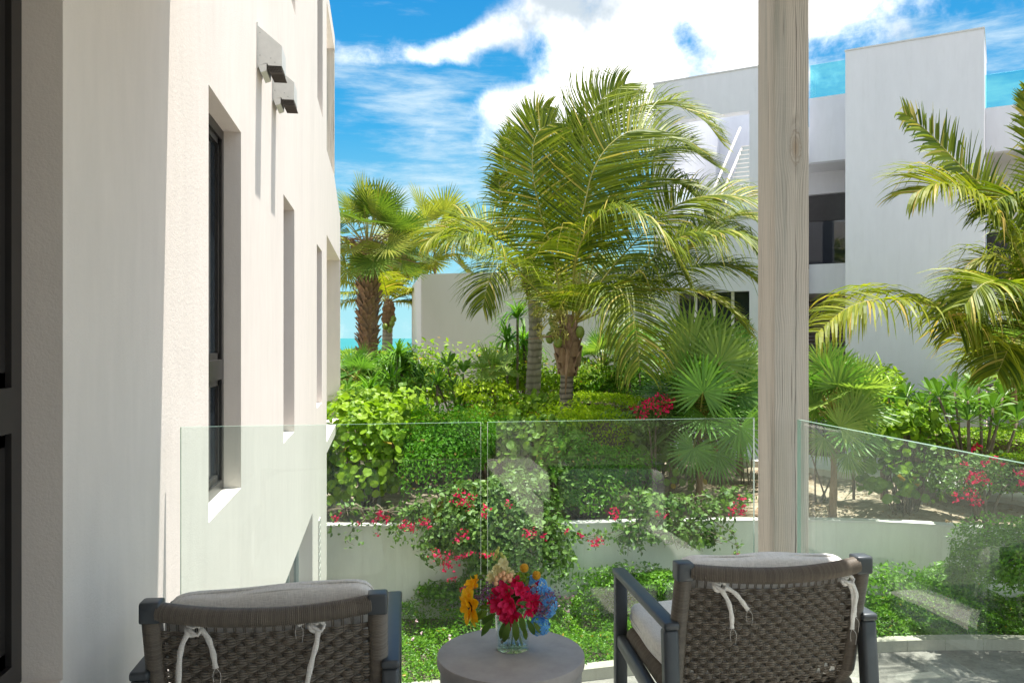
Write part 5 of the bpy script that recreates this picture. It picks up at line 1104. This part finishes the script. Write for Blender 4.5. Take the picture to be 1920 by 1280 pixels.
def make_chair(loc, rz, label, seed, ties):
    t = thing('lounge_chair', loc, label, 'chair', None, rz); L = dict(local=True)
    zt, zb = .765, .372; yb = .092                     # back leans: lower edge further forward
    def by(z): return yb*(zt-z)/(zt-zb)
    HW = .270
    for sx in (-1, 1):
        rbox('leg', (sx*.302-.022, .535, .0), (sx*.302+.022, .575, .590), M_alu, t, .010)
        M = Matrix.Translation((sx*.302, -.035, 0)) @ Matrix.Rotation(R_(-6), 4, 'X')
        rbox('leg', (-.022, -.022, -.0), (.022, .022, .592), M_alu, t, .010, M=M)
        rbox('armrest', (sx*.302-.0235, .0, .590), (sx*.302+.0235, .585, .612), M_alu, t, .008)
        Ma = Matrix.Translation((sx*.302, .27, .345)) @ Matrix.Rotation(R_(5), 4, 'X'); rbox('side_rail', (-.018, -.285, -.022), (.018, .275, .022), M_alu, t, .012, M=Ma)
        m = MB(); wrapped(m, [(sx*HW, by(zt)*.0, zt-.02), (sx*HW, by(.6), .6), (sx*(HW-.002), by(.43), .43), (sx*(HW-.018), by(.38)+.02, .38), (sx*(HW-.06), by(.37)+.05, .345)], .0235); m.build('back_post', M_rattan, t, smooth=True, local=True)
        rbox('corner_cap', (sx*HW-.025, -.025, zt-.030), (sx*HW+.025, .025, zt+.022), M_alu, t, .007)
    xs = np.linspace(-HW+.02, HW-.02, 30); bow = lambda x: -.050*(1-(x/HW)**2)
    m = MB(); wrapped(m, [(x, bow(x), zt-.004-.010*(1-(x/HW)**2)) for x in xs], .0235, flat=.95); m.build('top_rail', M_rattan, t, smooth=True, local=True)
    rbox('seat_rail', (-.30, .50, .335), (.30, .545, .385), M_alu, t, .010); rbox('seat_rail', (-.30, .06, .325), (.30, .10, .375), M_alu, t, .010)
    # woven back: horizontal strands over and under paired uprights
    bw = lambda x, z: by(z) - .050*(1-(x/HW)**2)*(.45+.55*(z-zb)/(zt-zb)) + .06*max(0, (zb+.045-z)/.045)**2*.6
    cols = 22; pit = 2*(HW-.016)/cols; m = MB()
    for k in range(1, cols):
        x = -HW+.016+k*pit
        for o in (-.0022, .0022):
            zz = np.linspace(zb-.008, zt-.012, 12); m.tube([(x+o, bw(x, z), z) for z in zz], .0017, 5, .15)
    m.build('uprights', M_rattan, t, smooth=True, local=True, kind='stuff')
    m = MB(); zrow = zb; r = 0; top = zt-.046
    nrow = int((top-zb)/.0060); rw = np.random.default_rng(seed)
    for r in range(nrow):
        z0 = zb+r*.0060; n = cols*8+1; x = np.linspace(-HW+.012, HW-.012, n); ph = (x+HW-.016)/pit*PI
        s_ = 1 if (r//3) % 2 == 0 else -1; q = (r % 3)-1
        wv_ = s_*np.sin(ph); y = np.array([bw(a, z0) for a in x]) - .0075*wv_; z = z0 - q*.0016*np.clip(wv_, -1, 1)*-1 + .0006*np.sin(x*40+r)
        cv = np.clip(.45+.45*wv_, .02, .9)*(.75+.25*rw.random())
        m.tube(np.stack([x, y, z], 1), .0030, 5, .5+.4*rw.random())
    m.build('weave', M_rattan, t, smooth=True, local=True, kind='stuff')
    # woven seat edge along the sides
    for sx in (-1, 1):
        m = MB(); wrapped(m, [(sx*.262, .08, .375), (sx*.262, .3, .385), (sx*.262, .52, .392)], .028); m.build('seat_side', M_rattan, t, smooth=True, local=True)
    m = MB()
    for k in range(46): y = .10+k*.0088; m.tube([(-.27, y, .385), (0, y, .378), (.27, y, .385)], .0034, 5, rw.random())
    m.build('seat_webbing', M_rattan, t, smooth=True, local=True, kind='stuff')
    cushion('seat_cushion', .55, .54, .105, M_cush, t, Matrix.Translation((0, .335, .445)), seed)
    th = math.atan2(yb, zt-zb)
    cushion('back_cushion', .53, .37, .115, M_cush, t, Matrix.Translation((.0+.004*seed, .108, .592 if seed == 1 else .604)) @ Matrix.Rotation(R_(1.2 if seed == 1 else -3.0), 4, 'Y') @ Matrix.Rotation(R_(90)+th*.8, 4, 'X') @ Matrix.Rotation(PI, 4, 'Y'), seed+3, .6)
    for x, long_ in ties:
        m = MB(); y0 = bw(x, .70)-.014; z0 = .714; N = (0, -1, 0)
        th_ = np.linspace(0, 2*PI, 14); m.tube([(x+.017*math.cos(a), y0-.004-.004*math.sin(2*a), z0+.008+.014*math.sin(a)) for a in th_], .0052, 7, flat=.8)
        m.tube([(x-.020, y0, z0+.014), (x-.004, y0-.010, z0+.004), (x+.012, y0-.012, z0-.004), (x+.020, y0-.006, z0+.012)], .0058, 7, flat=.7)
        m.tube([(x-.032, y0+.02, z0+.022), (x-.018, y0+.002, z0+.018), (x, y0-.006, z0+.012), (x+.024, y0+.014, z0+.024)], .0055, 7, flat=.6)
        for pts in long_: rib_strip(m, [(x+a, y0-.008+b, z0+c) for a, b, c in pts], .0125, N)
        for pts in long_:
            a, b, c = pts[-1]
            for q in range(2): m.tube(catmull([(x+a, y0-.008, z0+c+.002), (x+a+.006*(q+1)*(1 if q else -1), y0-.01, z0+c-.014), (x+a+.010*(1 if q else -.4), y0-.01, z0+c-.034-.01*q)], 8), .0006, 4)
        m.build('tie', M_tie, t, smooth=True, local=True)
    return t
rc = CF((.462+1.046)/2, 2.385, 0)
make_chair(rc, R_(-1.3), 'right woven rattan lounge chair with pale cushions, seen from behind beside the timber post', 1,
           [(-.175, [[(.004,0,.0),(.024,-.002,-.035),(.034,-.002,-.075),(.036,0,-.112)], [(.016,0,.006),(.044,-.004,-.012),(.064,-.004,-.036),(.084,0,-.062)]]),
            (.215, [[(.004,0,.004),(.016,-.002,-.035),(.016,-.002,-.085),(.014,0,-.135)], [(.010,0,.004),(.024,-.004,-.03),(.020,-.003,-.075),(.022,0,-.100)]])])
lc = CF(-.604, 2.035, 0)
make_chair(lc, R_(-2.0), 'left woven rattan lounge chair with a slumped pale cushion next to the stucco wall', 2,
           [(-.165, [[(-.010,0,.006),(-.026,-.003,-.03),(-.032,-.003,-.08),(-.034,0,-.16)], [(.016,0,.012),(.034,-.004,-.01),(.046,-.004,-.045),(.052,0,-.086)]]),
            (.125, [[(.004,0,.0),(.0,-.004,-.035),(-.012,-.004,-.08),(-.026,0,-.15)], [(-.012,0,.02),(-.026,-.004,.024),(-.044,-.004,.014)]])])
# concrete drum table
tb = P(958, HOR, 2.475); tb = np.array([tb[0], tb[1], 0]); tt = thing('side_table', tb, 'round grey concrete drum side table between the two chairs', 'table')
m = MB(); m.lathe([(0, 0), (.205, 0), (.209, .004), (.2115, .45)], tb, 96); m.build('body', concrete('drum_concrete', (.36, .345, .335)), tt, smooth=True)
m = MB(); m.lathe([(.2116, .446), (.2185, .448), (.2200, .452), (.2200, .474), (.2185, .4785), (.2150, .480), (0, .4802)], tb, 96); m.build('table_top', M_table, tt, smooth=True)
for o in bpy.data.objects:
    if o.name in ('table_top', 'body'):
        md = o.modifiers.new('weighted', 'EDGE_SPLIT'); md.split_angle = R_(35)
# vase, water, bouquet
vc = PZ(961, 1214, .4803); vz = .4804; vr = .052; vh = .108
vt = thing('glass_vase', (vc[0], vc[1], vz), 'clear cylindrical glass vase half full of water on the round concrete table', 'vase')
def realglass(name, ior, col=(1, 1, 1)):
    m_, n, b, out = mat(name); b.inputs['Base Color'].default_value = C4(col); b.inputs['Roughness'].default_value = 0; b.inputs['Transmission Weight'].default_value = 1; b.inputs['IOR'].default_value = ior; return m_
m = MB(); m.lathe([(0, 0), (vr-.004, 0), (vr, .004), (vr, vh), (vr-.001, vh+.001), (vr-.0025, vh), (vr-.003, .014), (vr-.008, .011), (0, .011)], (vc[0], vc[1], vz), 64); m.build('body', glassmat('vase_glass', (.93, .97, .96), 1.6, .06), vt, smooth=True)
m = MB(); m.lathe([(0, .0112), (vr-.0085, .0112), (vr-.0034, .0145), (vr-.0034, .040), (vr-.0034, .062), (0, .0622)], (vc[0], vc[1], vz), 64); m.build('water', glassmat('vase_water', (.90, .96, .98), 1.0, .03), vt, smooth=True)
bq = thing('flower_bouquet', (vc[0], vc[1], vz+.015), 'mixed bouquet of crimson, yellow, blue and cream flowers standing in the glass vase', 'flowers')
TB = float(np.dot(vc, FW)); SC = TB/FPX
def B(px, py, d=0): return P(px, py, TB-d)
M_crim = leafmat('crimson_petal', (.68, .010, .075), (.88, .05, .20), None, .3, .45, .3, (1.2, .6, .8))
M_yel = leafmat('sunflower_petal', (.98, .56, .01), (1.0, .70, .04), None, .35, .5, .3, (1.1, 1, .6))
M_blue = leafmat('hydrangea_petal', (.09, .36, .82), (.30, .66, .95), (.80, .85, .60), .3, .55, .3, (.8, 1, 1.1))
M_stat = leafmat('statice_petal', (.20, .10, .22), (.42, .27, .40), None, .2, .7, .2, (1, .9, 1))
M_cream = leafmat('cream_petal', (.80, .72, .38), (.88, .84, .58), None, .35, .5, .3, (1, 1, .8))
M_bq = leafmat('bouquet_leaf', (.06, .13, .02), (.15, .24, .04), None, .25, .35, .5)
M_stalk = plain('cut_stem', (.20, .30, .06), .5, 0, .3, 30)
PET = (np.array([(0,0,0),(.25,.16,.05),(.6,.26,.10),(.88,.17,.08),(1,0,.02),(.88,-.17,.08),(.6,-.26,.10),(.25,-.16,.05),(.6,0,.02)]), np.array([(0,8,2,1),(8,4,3,2),(0,7,6,8),(8,6,5,4)]))
def flower(c, facing, R, n, layers, mat_, parent, name, cup=.7, T=PET):
    mb = MB(); f = unit(np.asarray(facing, float)); a0 = unit(np.cross(f, UP+.01)); b0 = np.cross(f, a0)
    for l in range(layers):
        a = np.arange(n)*2*PI/n+l*.6+rng.normal(0, .15, n); cu = cup+(l*.35); d = unit(a0[None]*np.cos(a)[:, None]+b0[None]*np.sin(a)[:, None]+f[None]*cu)
        nr = unit(f[None]-d*(d@f)[:, None]+.001); put_leaves(mb, np.asarray(c)+d*R*.05, nr, R*(1-.18*l)*rng.uniform(.85, 1.1, n), T, None, d, .35)
    return mb.build(name, mat_, parent, smooth=False)
# crimson alstroemeria heads
for px, py, d, R in ((948,1108,.045,20),(975,1104,.05,18),(955,1130,.06,20),(985,1122,.05,19),(935,1112,.03,18),(998,1108,.03,17),(1002,1128,.04,18),(932,1135,.045,19),(960,1152,.05,20),(945,1150,.05,17),(990,1145,.05,15),(965,1092,.03,18),(1008,1138,.03,14),(925,1125,.03,15),(1012,1100,.02,15),(952,1168,.05,14)):
    f = -FW*.9+RT*((px-965)/60)+UP*((1125-py)/70+.2); flower(B(px, py, d)+f*-.01, f, R*SC*1.15, 6, 2, M_crim, bq, 'alstroemeria', .75)
# sunflower turned to the left
sc_ = B(884, 1135, .02); sf = unit(-RT*.9-FW*.45+UP*.05)
s_ = flower(sc_, sf, 36*SC, 15, 2, M_yel, bq, 'sunflower', .12); m = MB(); m.lathe([(0, .012), (.012, .009), (.018, 0), (.012, -.006), (0, -.008)], (0, 0, 0), 16); m.v[0] = m.v[0]@np.array([[sf[1], -sf[0], 0], [0, 0, 1], sf])+sc_; m.build('seed_head', plain('seed_head', (.08, .04, .015), .9), s_)
s2 = flower(B(890, 1098, .0), unit(-RT*.6-FW*.3+UP*.5), 24*SC, 12, 2, M_yel, bq, 'sunflower', .3)
# blue hydrangea
def hydrangea(c, r, n, sub=None):
    mb = MB(); p, d = blob_pts(c, r, n, 4, .18, .15, -1); T4 = (np.array([(0,0,0),(.5,.35,.05),(1,0,.1),(.5,-.35,.05)]), np.array([(0,3,2,1)]))
    for q in range(4):
        a = q*PI/2; u = unit(np.cross(d, UP+.01)); v_ = np.cross(d, u); al = u*math.cos(a)+v_*math.sin(a); st = np.random.default_rng(3); vv = st.random(len(p))*.9; vv[st.random(len(p)) < .12] = .99
        put_leaves(mb, p, d, .0105, T4, vv, al, .12)
    return mb.build('hydrangea', M_blue, bq)
hydrangea(B(1003, 1098, .0), np.array([.038, .036, .030]), 130); hydrangea(B(1024, 1130, .005), np.array([.030, .034, .042]), 150); hydrangea(B(1012, 1172, .012), np.array([.030, .030, .024]), 80)
# statice sprays
def spray(pts, n, sp, mat_, name='statice', s=.009):
    mb = MB(); C = catmull([B(*p) for p in pts], n); put_leaves(mb, C+rng.normal(0, sp, (n, 3)), rng.normal(0, 1, (n, 3)), s*rng.uniform(.6, 1.3, n), T_IVY, None, None, 1); o = mb.build(name, mat_, bq)
    m = MB(); m.tube([B(*p) for p in pts], .0012, 4); m.build('stem', M_stalk, o)
for pts in (((1010,1125,.04),(1030,1112,.04),(1046,1120,.03)),((1008,1135,.045),(1022,1140,.04),(1035,1128,.04)),((1005,1148,.045),(1018,1150,.04),(1026,1142,.04)),((900,1105,.03),(922,1092,.03),(935,1088,.03)),((895,1120,.03),(910,1112,.03),(925,1118,.03)),((905,1130,.02),(898,1122,.02),(892,1124,.02)),((930,1100,.03),(940,1095,.03),(938,1085,.03))): spray(pts, 60, .006, M_stat)
spray(((1015,1130,.0),(1055,1125,-.01),(1072,1120,-.01)), 26, .006, leafmat('mauve_petal', (.5, .3, .45), (.65, .45, .6), None, .3, .6), 'statice', .010)
# billy buttons
def ball(c, r, mat_, name, zs=1.0):
    m = MB(); k = 11; prof = [(r*math.sin(PI*i/(k-1))+1e-5, -r*zs*math.cos(PI*i/(k-1))) for i in range(k)]; m.lathe(prof, c, 18); m.v[0] += rng.normal(0, r*.03, m.v[0].shape); return m.build(name, mat_, bq, smooth=True)
M_billy = plain('billy_button', (.80, .38, .012), .85, 0, .3, 260, 1.0)
for px, py, bx, by_ in ((983,1064,978,1115), (1006,1078,996,1120)):
    o = ball(B(px, py, .02), 8.2*SC, M_billy, 'billy_button'); m = MB(); m.tube(catmull([B(bx, by_, .02), B((px+bx)/2, (py+by_)/2, .02), B(px, py+7, .02)], 8), .0016, 5); m.build('stem', M_stalk, o)
# cream stock with buds
o = flower(B(938, 1062, .02), -FW+UP*.4, 14*SC, 6, 3, M_cream, bq, 'stock_flower', .3)
for px, py, R in ((950,1066,13),(930,1070,12),(942,1056,13),(936,1078,14),(925,1080,12),(920,1086,11),(948,1080,12),(957,1076,10)): flower(B(px, py, .03), -FW+UP*.4+RT*rng.normal(0, .4), R*SC, 6, 2, M_cream, bq, 'stock_flower', .35)
m = MB(); m.tube(catmull([B(940, 1090, .02), B(936, 1060, .02), B(933, 1040, .02)], 8), .0022, 6); m.build('stem', M_stalk, bq)
for px, py, r in ((932,1034,4),(944,1046,4.5),(927,1046,3.5),(929,1040,3),(935,1027,2.5),(940,1038,3)): ball(B(px, py, .02), r*SC, plain('green_bud', (.45, .50, .10), .5) if not bpy.data.materials.get('green_bud') else bpy.data.materials['green_bud'], 'bud', 1.4)
M_pea = plain('peach_berry', (.80, .45, .24), .4, 0, .12, 60)
for px, py in ((938,1078),(946,1084),(952,1080),(931,1084),(944,1074),(956,1086),(930,1093),(958,1078)): ball(B(px, py, .045), 4.2*SC, M_pea, 'berry', 1.2)
# green mum
mb = MB(); p, d = blob_pts(B(977, 1086, .005), np.array([.028, .02, .018]), 160, 3, .3, .1, -.3); put_leaves(mb, p, d, .014, T_DIA, None, d, .2); mb.build('green_chrysanthemum', leafmat('green_petal', (.16, .28, .02), (.28, .42, .04), None, .3), bq)
# leaves
LT = strapT(.28, .9, 6, .9)
for px, py, d, dx, dy, L in ((930,1150,.03,-1,-.5,40),(925,1160,.04,-.9,-.9,40),(945,1165,.05,-.3,-1,36),(965,1160,.06,.1,-1,44),(955,1165,.06,-.3,-1,42),(975,1150,.06,.3,-1,38),(988,1160,.05,.5,-.9,36),(1000,1165,.04,.6,-.8,30),(970,1130,.07,.7,.1,26),(978,1136,.06,1,.1,26),(915,1145,.02,-.8,-.3,36),(905,1142,.02,-.7,-.7,34),(1010,1080,.0,.3,.9,24),(985,1100,.04,.3,.9,22),(910,1090,.01,-.6,.7,26),(1018,1065,-.02,.2,1,22),(920,1138,.05,-.8,.2,26),(982,1172,.05,.2,-1,30),(895,1085,.0,-.7,.5,18)):
    mb = MB(); c = B(px, py, d); al = unit(RT*dx+UP*dy-FW*.25)[None]; put_leaves(mb, c[None], unit(-FW+UP*.5)[None], L*SC*1.1, LT, None, al, .15); mb.build('leaf', M_bq, bq, smooth=True)
m = MB()
for k in range(12):
    a = rng.uniform(0, 2*PI); b = np.array([vc[0]+.036*math.cos(a), vc[1]+.030*math.sin(a), vz+.018]); a2 = a+PI+rng.normal(0, .5); tpt = np.array([vc[0]+.02*math.cos(a2), vc[1]+.018*math.sin(a2), vz+.125]); q = tpt+np.array([.045*math.cos(a2), .03*math.sin(a2), .07])
    st = MB(); st.tube(catmull([b, (b+tpt)/2, tpt, q], 8), rng.uniform(.0016, .0036), 6); st.build('stem', M_stalk, bq, smooth=True)
mb = MB(); p, d = blob_pts(B(962, 1118, -.005), np.array([.060, .040, .035]), 110, 8, .8, .2, -1); put_leaves(mb, p, d, .03, T_OVAL, None, None, 1); mb.build('inner_leaves', M_bq, bq, kind='stuff')

# ------------------------------------------------------------------ low planting that fills the garden floor
for i, (px, py, t, rx, ry, n, sz, T, mt, lb_) in enumerate([
 (700, 745, 18.6, 70, 28, 1700, .10, T_OVAL, M_hedge, 'leafy filler shrub under the strap leaved plants near the shaggy palm'),
 (830, 735, 19.2, 60, 24, 1500, .10, T_OVAL, M_hedge, 'low bright shrub at the foot of the grey house wall'),
 (905, 735, 17.6, 50, 22, 1500, .08, T_OVAL, M_hedgeY, 'yellow green mound left of the grey coconut trunk'),
 (1030, 715, 19.6, 50, 26, 1500, .09, T_OVAL, M_hedge, 'green shrub seen between the two coconut trunks'),
 (1110, 705, 19.0, 60, 24, 1500, .09, T_OVAL, M_hedge, 'shrub mass in front of the low white wall'),
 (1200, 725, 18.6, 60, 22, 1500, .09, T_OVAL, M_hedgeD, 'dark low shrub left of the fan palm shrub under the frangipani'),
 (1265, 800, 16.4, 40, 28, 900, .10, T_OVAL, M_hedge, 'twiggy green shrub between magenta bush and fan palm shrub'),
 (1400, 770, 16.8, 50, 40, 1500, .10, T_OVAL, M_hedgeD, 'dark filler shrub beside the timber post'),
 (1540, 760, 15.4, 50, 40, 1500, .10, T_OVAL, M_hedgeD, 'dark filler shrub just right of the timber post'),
 (1680, 775, 16.6, 60, 26, 1500, .09, T_OVAL, M_hedge, 'green shrub behind the sea grape tips at the right'),
 (940, 700, 19.8, 40, 40, 1300, .12, T_OVAL, M_hedge, 'tall leafy shrub against the grey house wall beside the strap plant'),
 (760, 800, 16.2, 50, 22, 1100, .12, T_OVAL, M_hedge, 'small mixed shrub between the two bright sea grapes and the hedge')]):
    shrub('leafy_shrub', px, py, t, rx, ry, n, sz, T, mt, lb_, seed=200+i, rf=.7, br=5, low=-.7)
